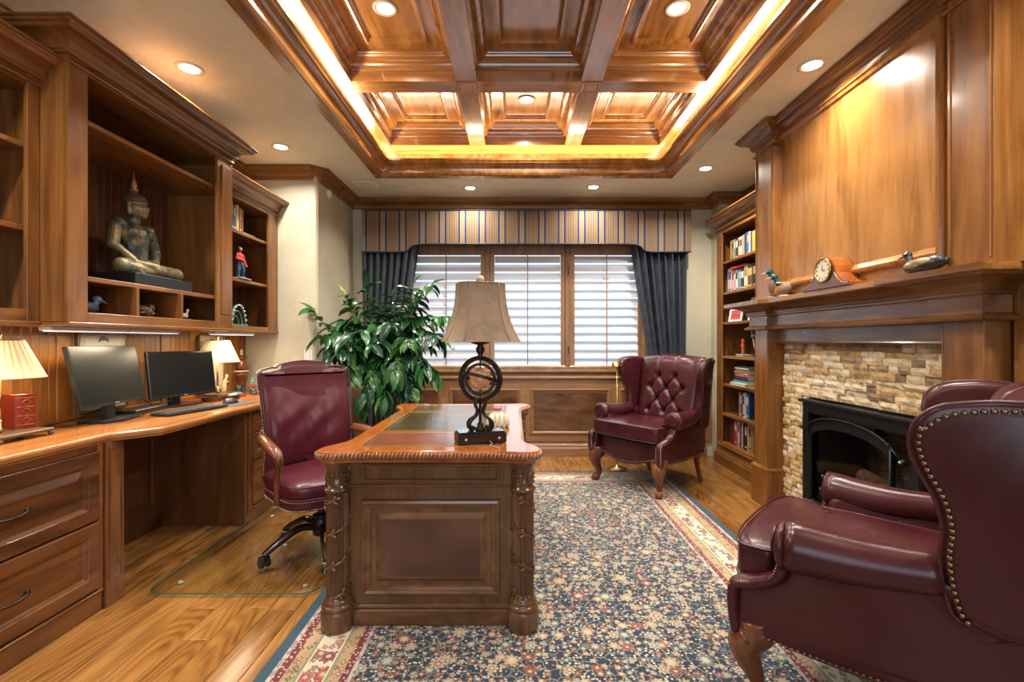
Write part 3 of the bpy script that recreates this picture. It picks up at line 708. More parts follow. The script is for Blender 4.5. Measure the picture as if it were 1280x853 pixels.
t = thing('keyboard', 'flat black keyboard in front of the farther monitor', 'keyboard', (-1.965, 2.93, CH), rz=-.22, local=True)
MB().box(-.065,.065,-.215,.215,.004,.016,.003).build('tray', M_BLACK, t)
k0 = None
for r in range(5):
    for c in range(20):
        if k0 is None: k0 = MB().box(-.0085,.0085,-.0085,.0085,0,.005,.0015).build('keycap', plain('keycap', (.035,.037,.042), .5), t); o = k0
        else: o = k0.copy(); C.objects.link(o)
        o.location = (-.046+r*.0225, -.198+c*.0208, .016)
t = thing('mouse_pad', 'thin dark grey mouse pad beside the keyboard', 'mouse pad', (-1.92, 3.28, CH), rz=-.2, local=True)
MB().box(-.10,.10,-.12,.12,0,.003,.001).build('pad', plain('grey_pad', (.06,.065,.07), .8, bs=.2, bscale=200), t)
t = thing('mouse', 'black computer mouse on the grey pad', 'mouse', (-1.94, 3.29, CH+.003), rz=-.3, local=True)
MB().grid(lambda u, v: (.033*math.cos(2*PI*u)*(1-v**2.2)**.5, .056*math.sin(2*PI*u)*(1-v**2.2)**.5, .036*v), 20, 9, True).build('shell', M_BLACK, t)
MB().tube([(.0,-.038,.026),(0,-.025,.031)], .005, 8).build('wheel', M_ALU, t)
t = thing('docking_bar', 'long low black docking box on counter between the two monitors', 'computer device', (-2.24, 2.90, CH), rz=.1, local=True)
MB().box(-.055,.055,-.15,.15,.0,.030,.003).build('case', M_BLACK, t)
cb = plain('black_cable', (.01,.01,.011), .45)
for i, (pts, lab) in enumerate([
    ([(-2.22,2.62,.95),(-2.25,2.70,.86),(-2.17,2.78,.825),(-2.10,2.72,.816),(-2.14,2.60,.816)], 'black cable looping from the nearer monitor neck'),
    ([(-2.30,2.40,.816),(-2.26,2.30,.83),(-2.32,2.55,.825),(-2.30,2.66,.86),(-2.28,2.74,.90)], 'black cable running left of the nearer monitor base'),
    ([(-2.33,2.36,.816),(-2.20,2.42,.816),(-2.26,2.52,.816),(-2.18,2.50,.816)], 'tangled cable on the counter near the red book'),
    ([(-2.30,2.95,.90),(-2.25,3.02,.83),(-2.22,3.10,.86),(-2.24,3.14,.93)], 'black cable sagging below the farther monitor'),
    ([(-2.31,3.02,.816),(-2.26,3.10,.818),(-2.29,3.2,.816),(-2.31,3.3,.83)], 'cable on the counter behind the farther monitor stand')]):
    MB().tube(catmull(pts, 6, False), .003, 6).build('cable', cb, label=lab, cat='cable', group='desk cables', loc=pts[-1])
# small things at the far end
t = thing('lidded_urn', 'turned red-brown lidded urn with pale band and knob on left counter', 'urn', (-2.285, 4.03, CH))
u = (-2.285, 4.03, CH); mu = plain('burl_wood', (.13,.035,.014), .22, var=.6, bscale=18)
MB().lathe([(.034,0),(.036,.008),(.022,.02),(.014,.04),(.018,.055),(.04,.09),(.049,.14),(.052,.17)], u, 24).build('bowl', mu, t)
MB().lathe([(.052,.17),(.060,.172),(.060,.180),(.050,.184)], u, 24).build('band', plain('pale_bone', (.50,.38,.22), .4), t)
MB().lathe([(.050,.184),(.047,.22),(.038,.255),(.030,.27),(.044,.285),(.05,.292),(.025,.30),(.012,.305)], u, 24).build('lid', mu, t)
MB().lathe([(.008,.305),(.016,.318),(.008,.33),(.013,.345),(.003,.362)], u, 16).build('knob', plain('pale_bone', (.50,.38,.22), .4), t)
def pt(px, Y, z): return ((px-642)/600*Y, Y, z)
t = thing('ivory_figurine', 'slender curved ivory figurine beside the far lamp', 'figurine', (-2.29, 3.79, CH))
u = Vector((-2.29, 3.79, CH)); m_ = MB().lathe([(.022,0),(.024,.012),(.018,.016)], u, 16)
for a, b_, r0, r1 in (((0,0,.01),(.004,.004,.06),.018,.017), ((.004,.004,.06),(-.002,.012,.10),.017,.014), ((-.002,.012,.10),(.004,.028,.135),.012,.009), ((.0,.01,.09),(.018,.03,.11),.006,.005)): m_.cap(u+Vector(a), u+Vector(b_), r0, r1)
m_.ell(u+Vector((.005,.034,.150)), (.013,.012,.016)); m_.build('carving', plain('ivory', (.68,.56,.36), .4), t, mods=remesh(.0025, 3))
t = thing('pen_cup', 'black ribbed cup at the foot of the urn', 'cup', (-2.22, 3.88, CH)); MB().lathe([(.028,0),(.03,.004),(.032,.075),(.029,.076),(.027,.01),(.001,.008)], (-2.22,3.88,CH), 24, 12, .003, (.001,.08)).build('cup', M_BLACK, t)
t = thing('bear_figurine', 'small seated grey figurine with red scarf and pointed hat on counter', 'figurine', (-2.10, 3.86, CH)); u = Vector((-2.10,3.86,CH))
MB().ell(u+Vector((0,0,.035)), (.03,.028,.036)).ell(u+Vector((.02,-.02,.015)), (.02,.014,.014)).ell(u+Vector((.02,.02,.015)), (.02,.014,.014)).cap(u+Vector((0,-.028,.05)), u+Vector((.025,-.025,.03)), .009).build('body', plain('grey_fur', (.10,.10,.09), .8, var=.4), t, mods=remesh(.003, 3))
MB().ell(u+Vector((.002,0,.085)), (.022,.024,.020)).ell(u+Vector((.022,0,.082)), (.010,.010,.008)).build('head', plain('tan_face', (.30,.18,.10), .7), t)
MB().tube([u+Vector((.024*math.cos(a), .024*math.sin(a), .066)) for a in [2*PI*k/16 for k in range(16)]], .006, 8, True).build('scarf', plain('red_cloth', (.45,.03,.02), .7), t)
MB().lathe([(.026,.098),(.02,.102),(.012,.115),(.002,.135)], u, 16).build('hat', plain('green_cloth', (.05,.16,.12), .7), t)
t = thing('dark_mug', 'round black mug beside the grey figurine', 'mug', (-2.06, 3.97, CH)); MB().lathe([(.02,0),(.032,.01),(.034,.03),(.032,.055),(.029,.055),(.03,.02),(.001,.008)], (-2.06,3.97,CH), 24).build('bowl', M_BLACK, t)
MB().tube([(-2.06+.03+.016*math.sin(a), 3.97-.012, CH+.032+.018*math.cos(a)) for a in [PI*k/8 for k in range(9)]], .004, 6).build('handle', M_BLACK, t)
t = thing('dog_figurine', 'little black and white dog figurine nearest the red desk chair on counter', 'figurine', (-2.02, 3.90, CH)); u = Vector((-2.02,3.90,CH))
MB().cap(u+Vector((-.012,0,.03)), u+Vector((.012,.0,.022)), .016, .018).cap(u+Vector((-.018,.008,.02)), u+Vector((-.018,.008,.004)), .006).cap(u+Vector((.018,.01,.02)), u+Vector((.02,.01,.004)), .007).cap(u+Vector((.018,-.01,.02)), u+Vector((.02,-.01,.004)), .007).build('body', M_BLACK, t, mods=remesh(.0025, 2))
MB().ell(u+Vector((-.018,0,.055)), (.013,.012,.013)).ell(u+Vector((-.005,0,.05)), (.010,.007,.006)).build('head', plain('white_fur', (.5,.45,.38), .8), t)
book(-2.10, 3.64, CH, .018, .15, .11, (.42,.03,.035), -.4, 'red book lying flat on the counter under teal packet', flat=True)
t = thing('teal_packet', 'teal and white folded packet on the flat red book', 'packet', (-2.13, 3.66, CH+.018), rz=-.3, local=True)
MB().box(-.05,.03,-.06,.0,0,.014,.003).build('white_half', M_WHITE, t); MB().box(-.05,.03,.001,.055,0,.016,.003).build('teal_half', plain('teal_card', (.03,.36,.38), .5), t)
t = thing('pipe_box', 'low brown wooden box of odds and ends below the far lamp', 'box', (-2.14, 3.44, CH), rz=-.15, local=True)
MB().box(-.045,.045,-.075,.075,0,.006).box(-.045,-.039,-.075,.075,.006,.03).box(.039,.045,-.075,.075,.006,.03).box(-.039,.039,-.075,-.069,.006,.03).box(-.039,.039,.069,.075,.006,.03).build('tray', wood('leg','Y'), t)
MB().cap((0,-.05,.018),(.01,.01,.02),.008,.006).ell((.01,.03,.024),(.014,.014,.012)).build('pipe', M_BLACK, t)
t = thing('dark_stapler', 'small black stapler lying in front of the flat red book', 'stapler', (-2.06, 3.52, CH), rz=-.3, local=True)
MB().box(-.014,.014,-.05,.05,0,.008,.003).build('base', M_BLACK, t); MB().extr([(-.05,.010),(.05,.010),(.052,.022),(.03,.030),(-.045,.024)], lambda a,b,q: (q,a,b), -.012, .012).build('top_arm', M_BLACK, t)

# ------------------------------------------------------------------ things in the wall cabinets
t = thing('statue_plinth', 'long black box plinth under the seated bronze statue', 'plinth', (-2.13, 2.77, 1.54))
MB().box(-2.30, -2.005, 2.545, 2.995, 1.54, 1.605, .002).build('block', plain('matte_black', (.012,.014,.017), .5), t)
BZ = nt('weathered_bronze'); m, tt, b = BZ; v = coord(tt, False)
n1 = N_(tt,'TexNoise',i_Scale=9.0,i_Detail=7.0,i_Roughness=.7); tt.links.new(v,n1.inputs['Vector'])
tt.links.new(ramp(tt, n1.outputs[0], [(.34,(.018,.028,.028)),(.45,(.07,.085,.07)),(.53,(.20,.18,.10)),(.62,(.36,.28,.14)),(.74,(.16,.08,.03))]), b.inputs['Base Color'])
b.inputs['Metallic'].default_value = .35; b.inputs['Roughness'].default_value = .42; bump(tt, b, n1.outputs[0], .4, .006)
t = thing('seated_statue', 'seated cross-legged bronze figure statue with pointed topknot on black plinth', 'statue', (-2.15, 2.77, 1.605)); u = Vector((-2.15,2.77,1.603))
# faces +X ; local x forward, y left
q = lambda a, b, c: u+Vector((a, b, c))
m_ = MB()
m_.ell(q(-.04,0,.055), (.085,.12,.055), 20, 12)                                   # hips
m_.cap(q(-.02,.07,.05), q(.055,.205,.043), .052, .042).cap(q(-.02,-.07,.05), q(.055,-.205,.043), .052, .042)   # thighs
m_.cap(q(.06,.20,.036), q(.105,-.02,.045), .036, .028).cap(q(.06,-.20,.036), q(.09,.03,.032), .038, .03)        # shins
m_.cap(q(.105,-.02,.055), q(.08,-.12,.070), .024, .014)                              # foot
m_.cap(q(-.045,0,.06), q(-.04,0,.14), .068, .066).cap(q(-.04,0,.14), q(-.042,0,.24), .068, .078)
m_.ell(q(-.045,0,.245), (.066,.115,.075), 20, 12)                                   # chest
m_.ell(q(-.015,.05,.25), (.045,.05,.04)).ell(q(-.015,-.05,.25), (.045,.05,.04))
m_.ell(q(-.045,.105,.285), (.045,.045,.042)).ell(q(-.045,-.105,.285), (.045,.045,.042))
m_.cap(q(-.045,0,.29), q(-.035,0,.35), .034, .030)
m_.cap(q(-.045,-.125,.275), q(-.035,-.155,.165), .036, .030).cap(q(-.035,-.155,.165), q(.06,-.13,.085), .028, .019).cap(q(.06,-.13,.085), q(.098,-.115,.035), .017, .010)  # right arm to knee
m_.cap(q(-.045,.125,.275), q(-.035,.155,.165), .036, .030).cap(q(-.035,.155,.165), q(.04,.06,.090), .027, .019).cap(q(.04,.06,.090), q(.06,-.03,.088), .018, .011)  # left hand in lap
for k in range(4): m_.cap(q(.098,-.128+.009*k,.038), q(.104,-.128+.009*k,.005+.004*abs(k-1.5)), .0052, .004)
m_.ell(q(-.028,0,.40), (.058,.050,.066), 20, 14)                                      # head
m_.ell(q(.005,0,.385), (.030,.038,.045)).cap(q(.030,0,.41), q(.036,0,.388), .005, .010)
m_.ell(q(.020,0,.355), (.014,.018,.014)).ell(q(.030,0,.370), (.008,.016,.005))
m_.ell(q(.020,.022,.408), (.014,.014,.006)).ell(q(.020,-.022,.408), (.014,.014,.006))
for s_ in (-1,1): m_.cap(q(-.035,.050*s_,.42), q(-.028,.052*s_,.362), .009, .010)
m_.ell(q(-.036,0,.438), (.060,.056,.044), 20, 10).cap(q(-.04,0,.47), q(-.042,0,.50), .032, .020)
m_.build('body', m, t, mods=remesh(.0038, 3))
MB().ell(q(-.036,0,.444), (.0625,.0585,.042), 24, 12).build('hair_cap', plain('rust_hair', (.10,.055,.025), .7, var=.5, bs=1, bscale=120), t)
MB().lathe([(.020,.498),(.023,.51),(.014,.525),(.017,.535),(.008,.57),(.0015,.612)], q(-.042,0,0), 16).build('finial', plain('worn_gold', (.42,.27,.10), .4, .6, var=.3), t)
# cubby things
t = thing('bird_decoy', 'small blue-headed carved bird decoy in the left cubby', 'decoy', (-2.04, 2.31, 1.37)); u = Vector((-2.04,2.31,1.37))
MB().ell(u+Vector((0,-.03,.03)), (.035,.075,.03)).cap(u+Vector((0,.02,.04)), u+Vector((0,.035,.065)), .018, .018).build('body', plain('dark_blue_feather', (.02,.03,.05), .5, var=.5), t, mods=remesh(.004, 3))
MB().ell(u+Vector((0,.04,.072)), (.02,.026,.02)).tube([u+Vector((0,.06,.07)), u+Vector((0,.105,.055))], [.009,.002], 8).build('head', plain('slate_blue', (.05,.11,.18), .45), t)
t = thing('woven_nest', 'spiky brown nest-like ornament in the middle cubby', 'ornament', (-2.04, 2.61, 1.37)); u = Vector((-2.04,2.61,1.37)); m_ = MB()
for k in range(70):
    a = random.random()*2*PI; r = .05+random.random()*.015; h = random.random()*.05+.006; p = u+Vector((r*math.cos(a), r*1.1*math.sin(a), h)); a2 = a+.6+random.random()*.8
    m_.tube([p, u+Vector((r*math.cos((a+a2)/2)*1.08, r*1.15*math.sin((a+a2)/2), h+.02*random.random())), u+Vector((r*math.cos(a2)*.9, r*math.sin(a2), min(.09, h+.02)))], [.004,.0035,.001], 5)
m_.build('twigs', plain('twig_brown', (.12,.06,.03), .8, var=.5), t); MB().ell(u+Vector((0,0,.026)), (.045,.05,.026)).build('core', plain('twig_dark', (.05,.025,.012), .9, var=.5), t)
t = thing('goose_ornament', 'tiny black and white bird ornaments on a base in the right cubby', 'figurine', (-2.03, 2.96, 1.37)); u = Vector((-2.03,2.96,1.37))
MB().ell(u+Vector((0,0,.006)), (.03,.05,.006)).build('base', M_BLACK, t)
MB().ell(u+Vector((0,.0,.026)), (.016,.03,.016)).cap(u+Vector((0,.02,.035)), u+Vector((0,.028,.062)), .006, .008).build('bird', plain('bird_white', (.45,.42,.36), .6, var=.5, bscale=60), t, mods=remesh(.0025,2))
t = thing('penguin_figurine', 'small dark figurine standing beside the second cubby divider', 'figurine', (-2.04, 2.875, 1.37)); u = Vector((-2.04,2.875,1.37))
MB().lathe([(.016,0),(.02,.03),(.013,.06),(.014,.08),(.002,.094)], u, 14).build('body', plain('dark_slate', (.03,.035,.04), .5), t); MB().ell(u+Vector((.008,-.004,.085)), (.006,.006,.005)).build('face', M_WHITE, t)
# far cabinet contents
for i, (yy, th, h, c, bd, nm) in enumerate([(3.575,.030,.235,(.55,.56,.56),None,'white'), (3.612,.026,.215,(.03,.07,.19),(.6,.6,.5),'navy'), (3.645,.028,.20,(.05,.06,.09),(.5,.5,.45),'black'),(3.683,.036,.205,(.50,.32,.12),None,'tan'), (3.722,.026,.19,(.16,.10,.06),(.5,.45,.3),'brown'), (3.75,.022,.185,(.28,.05,.03),None,'dark red')]):
    book(-2.12, yy, 2.08, th, h, .16, c, 0, '%s book upright on the top shelf of the far left wall cabinet' % nm, band=bd, group='books in the far left wall cabinet')
book(-2.13, 3.86, 2.08, .018, .18, .13, (.40,.34,.26), 0, 'tan book lying flat beside the upright books, far left cabinet', flat=True)
t = thing('standing_figurine', 'figurine of a man in red shirt and blue jeans on the cabinet shelf', 'figurine', (-2.12, 3.72, 1.717)); u = Vector((-2.12,3.72,1.717))
MB().box(u.x-.04,u.x+.045,u.y-.06,u.y+.085,u.z,u.z+.012,.004).build('base', plain('grey_stone_base',(.25,.24,.22),.7), t)
MB().cap(u+Vector((0,-.02,.12)), u+Vector((.004,-.026,.07)), .018,.014).cap(u+Vector((.004,-.026,.07)), u+Vector((0,-.03,.022)), .014,.011).cap(u+Vector((0,.018,.12)), u+Vector((.01,.028,.07)), .018,.014).cap(u+Vector((.01,.028,.07)), u+Vector((0,.034,.022)), .014,.011).ell(u+Vector((.01,-.03,.018)),(.018,.010,.008)).ell(u+Vector((.01,.034,.018)),(.018,.010,.008)).build('jeans', plain('denim',(.03,.09,.17),.7,var=.3), t, mods=remesh(.003,3))
MB().ell(u+Vector((0,0,.165)),(.022,.034,.042)).cap(u+Vector((0,-.032,.19)), u+Vector((.0,-.046,.155)), .013,.011).cap(u+Vector((.0,-.046,.155)), u+Vector((.03,-.01,.145)), .011,.009).cap(u+Vector((0,.032,.19)), u+Vector((.004,.05,.15)), .013,.011).cap(u+Vector((.004,.05,.15)), u+Vector((.02,.045,.115)), .010,.008).build('shirt', plain('red_shirt',(.42,.03,.025),.7,var=.25), t, mods=remesh(.003,3))
MB().ell(u+Vector((.002,0,.232)),(.015,.013,.018)).cap(u+Vector((0,0,.2)),u+Vector((0,0,.22)),.008).ell(u+Vector((.033,-.006,.145)),.008).ell(u+Vector((.024,.044,.108)),.008).build('skin', plain('figurine_skin',(.40,.20,.12),.6), t)
MB().ell(u+Vector((-.003,0,.238)),(.016,.015,.016)).build('hair', plain('figurine_hair',(.06,.03,.02),.7), t)
t = thing('arched_ornament', 'teal and white arched openwork ornament leaning in the far wall cabinet', 'ornament', (-2.12, 3.66, 1.355)); u = Vector((-2.12,3.66,1.355)); m_ = MB()
for k in range(3):
    r = .095-.026*k; m_.tube([(u.x-.01*k+.02, u.y+r*1.0*math.cos(a), u.z+.006+1.6*r*math.sin(a)) for a in [PI*g/14 for g in range(15)]], .008-.0015*k, 6)
m_.box(u.x-.01, u.x+.04, u.y-.105, u.y+.105, u.z, u.z+.012, .003).build('arches', plain('verdigris',(.09,.22,.20),.5,var=.5), t)
m_ = MB()
for g in range(13):
    a = PI*g/12; m_.ell((u.x+.03, u.y+.095*math.cos(a), u.z+.008+.152*math.sin(a)), .007, 8, 6)
m_.build('beads', M_WHITE, t)
# ------------------------------------------------------------------ right wall: tall bookcase
BX = 2.10
def ycase(): pass
bc = thing('tall_bookcase', 'tall built-in bookcase of open shelves between window wall and fireplace', 'bookcase', (2.26, 4.35, 0))
by0, by1 = 3.782, 4.965
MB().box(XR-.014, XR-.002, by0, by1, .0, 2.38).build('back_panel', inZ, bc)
MB().box(BX+.018, XR-.002, by0, by0+.02, 0, 2.38).build('side_panel', cabZ, bc); MB().box(BX+.018, XR-.002, by1-.02, by1, 0, 2.38).build('side_panel', cabZ, bc)
MB().box(BX, BX+.018, by1-.12, by1, .12, 2.38, .002).build('stile', cabZ, bc); MB().box(BX, BX+.018, by0, by0+.05, .12, 2.38, .002).build('stile', cabZ, bc)
m_ = MB()
for k in range(3): m_.box(BX-.006, BX, by1-.100+.032*k, by1-.082+.032*k, .26, 2.30, .003)
m_.build('reeding', cabZ, bc)
MB().box(BX-.001, BX+.018, by0+.05, by1-.12, 2.32, 2.38, .002).build('rail', cabY, bc)
MB().box(BX-.001, XR-.014, by0+.02, by1-.02, .12, .221, .003).box(BX-.018, BX, by0, by1, .19, .205, .004).build('bottom_panel', cabY, bc)
MB().box(BX+.02, XR-.014, by0+.02, by1-.02, 2.32, 2.34).build('top_panel', cabY, bc)
MB().sweep([(0,0),(.03,0),(.03,.095),(.024,.108),(.022,.12),(.012,.135),(.012,.145),(0,.15)], [(BX,by0,0),(BX,by1,0)], (0,0,1), 1).build('plinth', cabY, bc)
MB().sweep(crown(.12,.12), [(BX,by0,2.36),(BX,by1,2.36)], (0,0,1), 1).build('crown', cabY, bc)
SH = {'top': 2.037, 'second': 1.728, 'third': 1.429, 'fourth': 1.092, 'fifth': .813, 'sixth': .517, 'bottom': .221}
for k, z in SH.items():
    if k != 'bottom': MB().box(BX+.012, XR-.014, by0+.021, by1-.021, z-.026, z, .003).build('shelf', cabY, bc)
COL = {'yellow': (.55,.36,.06), 'green': (.06,.16,.09), 'olive': (.26,.26,.05), 'charcoal': (.035,.035,.04), 'grey': (.22,.22,.24), 'white': (.60,.58,.54), 'cream': (.56,.47,.32), 'tan': (.45,.29,.12),
       'navy': (.02,.05,.16), 'blue': (.03,.16,.38), 'pink': (.50,.22,.22), 'red': (.40,.03,.03), 'maroon': (.13,.015,.02), 'brown': (.13,.06,.03), 'black': (.015,.015,.018), 'orange': (.48,.18,.05), 'teal': (.04,.25,.26)}
def row(shelf, y, items, nm, x=2.17):
    cnt = {}
    tot = {}
    for it in items: tot[it[0]] = tot.get(it[0], 0)+1
    ordn = ['', 'second ', 'third ', 'fourth ']
    for it in items:
        c, th, h = it[:3]; k = cnt.get(c, 0); cnt[c] = k+1
        y -= th/2
        o_ = '' if tot[c] == 1 else (', %s one nearest the window' % c if k == 0 else ', %s%s one from window' % (ordn[min(k, 3)], c))
        book(x, y, SH[shelf], th-.002, h, .17, tuple(q*random.uniform(.85, 1.15) for q in COL[c]), PI, '%s book upright on %s bookcase shelf%s' % (c, shelf, o_), group='books on the %s shelf of the bookcase' % shelf, band=it[3] if len(it) > 3 else None)
        y -= th/2
w_ = (.6,.58,.5); g_ = (.5,.35,.1); k_ = (.03,.03,.03)
row('top', 4.80, [('yellow',.022,.20),('green',.025,.205),('yellow',.025,.20,k_),('grey',.045,.20,w_),('charcoal',.05,.205,w_),('cream',.035,.20,k_),('white',.045,.20,k_),('tan',.045,.205),('navy',.045,.215),('blue',.04,.215,g_),('white',.03,.21),('brown',.035,.205),('yellow',.05,.20),('maroon',.05,.21)], 'row')
row('second', 4.86, [('white',.09,.235,(.08,.10,.25)),('cream',.05,.21,(.4,.05,.05)),('pink',.03,.20,w_),('white',.05,.205,k_),('grey',.035,.20),('teal',.03,.205,w_),('charcoal',.06,.20,w_),('cream',.07,.215,(.3,.15,.1)),('brown',.09,.21,g_),('black',.10,.215,(.3,.2,.1)),('maroon',.07,.20)], 'row')
book(2.15, 4.60, SH['second']+.216, .02, .26, .18, COL['red'], PI, 'red book lying on top of upright books on the second bookcase shelf', flat=True, rz=.1)
row('sixth', 4.62, [('grey',.03,.235),('red',.03,.235,w_),('charcoal',.02,.225),('cream',.035,.23,k_),('white',.03,.24),('blue',.05,.235,w_),('navy',.02,.23)], 'row')
for i, (yy, c) in enumerate([(4.27,'black'),(4.20,'brown'),(4.12,'charcoal'),(4.05,'cream')]):
    book(2.19, yy-.03, SH['sixth'], .035, .215, .15, COL[c], PI, '%s book leaning over on the sixth shelf of the tall bookcase' % c, group='leaning books', lean=-.35, band=(.35,.3,.2))
row('bottom', 4.83, [('maroon',.05,.26),('maroon',.05,.255),('brown',.02,.25),('red',.045,.265,w_),('pink',.03,.25),('white',.035,.245,k_),('maroon',.03,.25),('cream',.035,.255),('charcoal',.03,.25),('black',.05,.25,w_),('cream',.03,.245),('tan',.04,.25,k_),('orange',.05,.25),('brown',.045,.255),('black',.05,.25),('white',.03,.245,k_),('charcoal',.05,.25)], 'row')
z = SH['fifth']
for i, (c, th, dx, L) in enumerate([('cream',.030,-.035,.34),('teal',.020,.0,.30),('navy',.022,.01,.30),('maroon',.020,-.0,.28),('pink',.018,.012,.27),('white',.014,.01,.28),('orange',.018,.0,.27),('grey',.016,.02,.25),('white',.014,.01,.26),('charcoal',.018,.02,.25)]):
    book(2.15+dx, 4.53+.01*(i%3), z, th, L, .20, COL[c], PI, '%s book lying flat on fifth bookcase shelf, %s' % (c, 'bottom of the stack' if i == 0 else 'topmost' if i == 9 else 'layer %s up' % ['','two','three','four','five','six','seven','eight','nine'][i]), flat=True, group='flat stack of books on the fifth shelf', rz=random.uniform(-.06,.06)); z += th
def photo_frame(x, y, z, w, h, rz, label, pic):
    t = thing('photo_frame', label, 'picture', (x,y,z), rz=rz, local=True)
    lean = Matrix.Rotation(.22, 4, 'Y')
    m_ = MB().sweep([(0,-.006),(.018,-.006),(.018,.006),(0,.008)], [(0,-w/2,0),(0,w/2,0),(0,w/2,h),(0,-w/2,h)], (1,0,0), 1, True); m_.xf(lean @ Matrix.Scale(1,4)); 
    m_.xf(Matrix.Rotation(-.44,4,'Y')); m_.build('frame', M_WHITE, t)
    m_ = MB().box(-.003,.002,-w/2+.016,w/2-.016,.016,h-.016); m_.xf(Matrix.Rotation(-.22,4,'Y')); m_.build('photograph', plain('photo_'+pic, {'grey':(.25,.25,.26),'red':(.35,.06,.05)}[pic], .4, var=.7, bscale=25), t)
    m_ = MB().tube([(-.035,0,h*.6),(-.11,0,.003)], .004, 6); m_.build('strut', M_WHITE, t)
photo_frame(2.22, 4.36, SH['third'], .22, .22, PI+.35, 'white framed grey photograph on the third bookcase shelf, farther back', 'grey')
photo_frame(2.15, 4.66, SH['third'], .16, .13, PI+.35, 'white framed photograph with red, leaning at front of the third bookcase shelf', 'red')
t = thing('orange_figurine', 'small orange figurine on grey base on the fourth bookcase shelf', 'figurine', (2.18, 4.56, SH['fourth'])); u = Vector((2.18,4.56,SH['fourth']))
MB().box(u.x-.05,u.x+.05,u.y-.10,u.y+.05,u.z,u.z+.022,.004).build('base', plain('grey_stone_base',(.25,.24,.22),.7), t)
MB().lathe([(.012,.022),(.020,.03),(.012,.06),(.016,.09),(.022,.105),(.010,.125),(.016,.14),(.016,.155),(.004,.17)], u, 16).build('body', plain('orange_lacquer',(.50,.10,.02),.35), t)
t = thing('antler_sculpture', 'branching pale antler sculpture on the fourth bookcase shelf', 'sculpture', (2.19, 4.28, SH['fourth'])); u = Vector((2.19,4.28,SH['fourth']))
m_ = MB().tube([u+Vector(p) for p in catmull([(0,-.12,.08),(0,-.06,.03),(0,.02,.03),(0,.08,.09),(0,.11,.17)], 4, False)], [.004]*4+[.006]*12+[.004], 7)
m_.tube([u+Vector(p) for p in catmull([(0,.02,.03),(0,.03,.0),(.0,.02,.002)], 3, False)], .007, 7).tube([u+Vector(p) for p in [(0,-.10,.06),(0,-.15,.13)]], [.006,.002], 7).tube([u+Vector(p) for p in [(0,-.03,.025),(.01,-.03,.004)]], [.006,.005], 7)
m_.build('antler', plain('bone_branch',(.50,.42,.30),.5), t)
m_ = MB().ell(u+Vector((0,.115,.19)), (.018,.022,.02)).cap(u+Vector((0,.11,.19)), u+Vector((0,.14,.235)), .010,.006).cap(u+Vector((0,.12,.2)), u+Vector((0,.075,.20)), .010,.004)
m_.build('bird', plain('mottled_bird',(.14,.11,.08),.7,var=.6), t, mods=remesh(.004,2))
t = thing('wood_vase', 'small tan carved wooden vase on the fourth bookcase shelf', 'vase', (2.16, 4.04, SH['fourth'])); MB().lathe([(.03,0),(.05,.03),(.055,.07),(.04,.11),(.028,.14),(.035,.15),(.03,.15),(.02,.12),(.001,.1)], (2.16,4.04,SH['fourth']), 20).build('body', wood('counter','Z'), t)

# ------------------------------------------------------------------ fireplace surround
SX = 2.01; fp = thing('fireplace_surround', 'knotty wood fireplace mantel with pilasters around tan ledger stone', 'fireplace', (2.2, 2.83, 0))
panZ, panY = wood('panel','Z'), wood('panel','Y')
py = [(3.555,3.765), (1.915,2.125)]
MB().box(SX+.03, XR, 2.12, 2.355, 0, 1.34).box(SX+.03, XR, 3.215, 3.56, 0, 1.34).box(SX+.03, XR, 2.355, 3.215, .805, 1.34).build('chimney_core', plain('mortar',(.16,.12,.07),.9), fp)
for (a, b_) in py:
    MB().box(1.89, XR, a+.012, b_-.012, .27, 1.325, .003).build('pilaster', cabZ, fp)
    MB().box(1.868, XR, a-.008, b_+.008, 0, .272, .003).build('pilaster_base', cabZ, fp)
    MB().sweep([(0,0),(.024,0),(.024,.008),(.016,.018),(.008,.022),(0,.022)], [(XR,a+.012,.272),(1.89,a+.012,.272),(1.89,b_-.012,.272),(XR,b_-.012,.272)], (0,0,1), 1).build('base_cap', cabY, fp)
    for yy in (a+.008, b_-.018): MB().box(1.886,1.892,yy+.004,yy+.010,.30,1.31,.002).build('edge_bead', cabZ, fp)
# header
MB().box(1.955, XR, 2.113, 3.567, 1.235, 1.34, .002).build('header_rail', wood('mantel','Y'), fp)
MB().sweep([(0,0),(.014,0),(.018,.008),(.014,.016),(0,.018)], [(1.955,2.113,1.222),(1.955,3.567,1.222)], (0,0,1), 1).build('header_bead', wood('mantel','Y'), fp)
def brk(off, z):   # plan of the mantel with break-fronts, open path from near return to far return
    xm = 1.90-off; xb = 1.86-off; e = off
    return [(1.982, 1.905-e, z), (xb, 1.905-e, z), (xb, 2.155+e, z), (xm, 2.155+e, z), (xm, 3.525-e, z), (xb, 3.525-e, z), (xb, 3.79+e, z), (2.078, 3.79+e, z)]
TAIL = [(2.078,3.778),(XR,3.778),(XR,1.925),(1.982,1.925)]
fz = MB(); a = [(p[0],p[1]) for p in brk(0, 0)]+TAIL; fz.extr(a, lambda q, r, s_: (q, r, s_), 1.335, 1.50); fz.build('frieze', wood('mantel','Y'), fp)
MB().sweep([(0,0),(.018,0),(.026,.006),(.028,.014),(.022,.022),(.010,.026),(.006,.032),(0,.034)], brk(0, 1.322), (0,0,1), 1).build('frieze_bead', wood('mantel','Y'), fp)
cvp = [(0,0),(.008,0),(.014,.006),(.014,.014),(.02,.018)]+[(.02+.085*(1-math.cos(t_*PI/12)), .018+.052*math.sin(t_*PI/12)) for t_ in range(7)]+[(.108,.074),(.112,.08),(0,.08)]
MB().sweep(cvp, brk(0, 1.425), (0,0,1), 1).build('mantel_cove', cabY, fp)
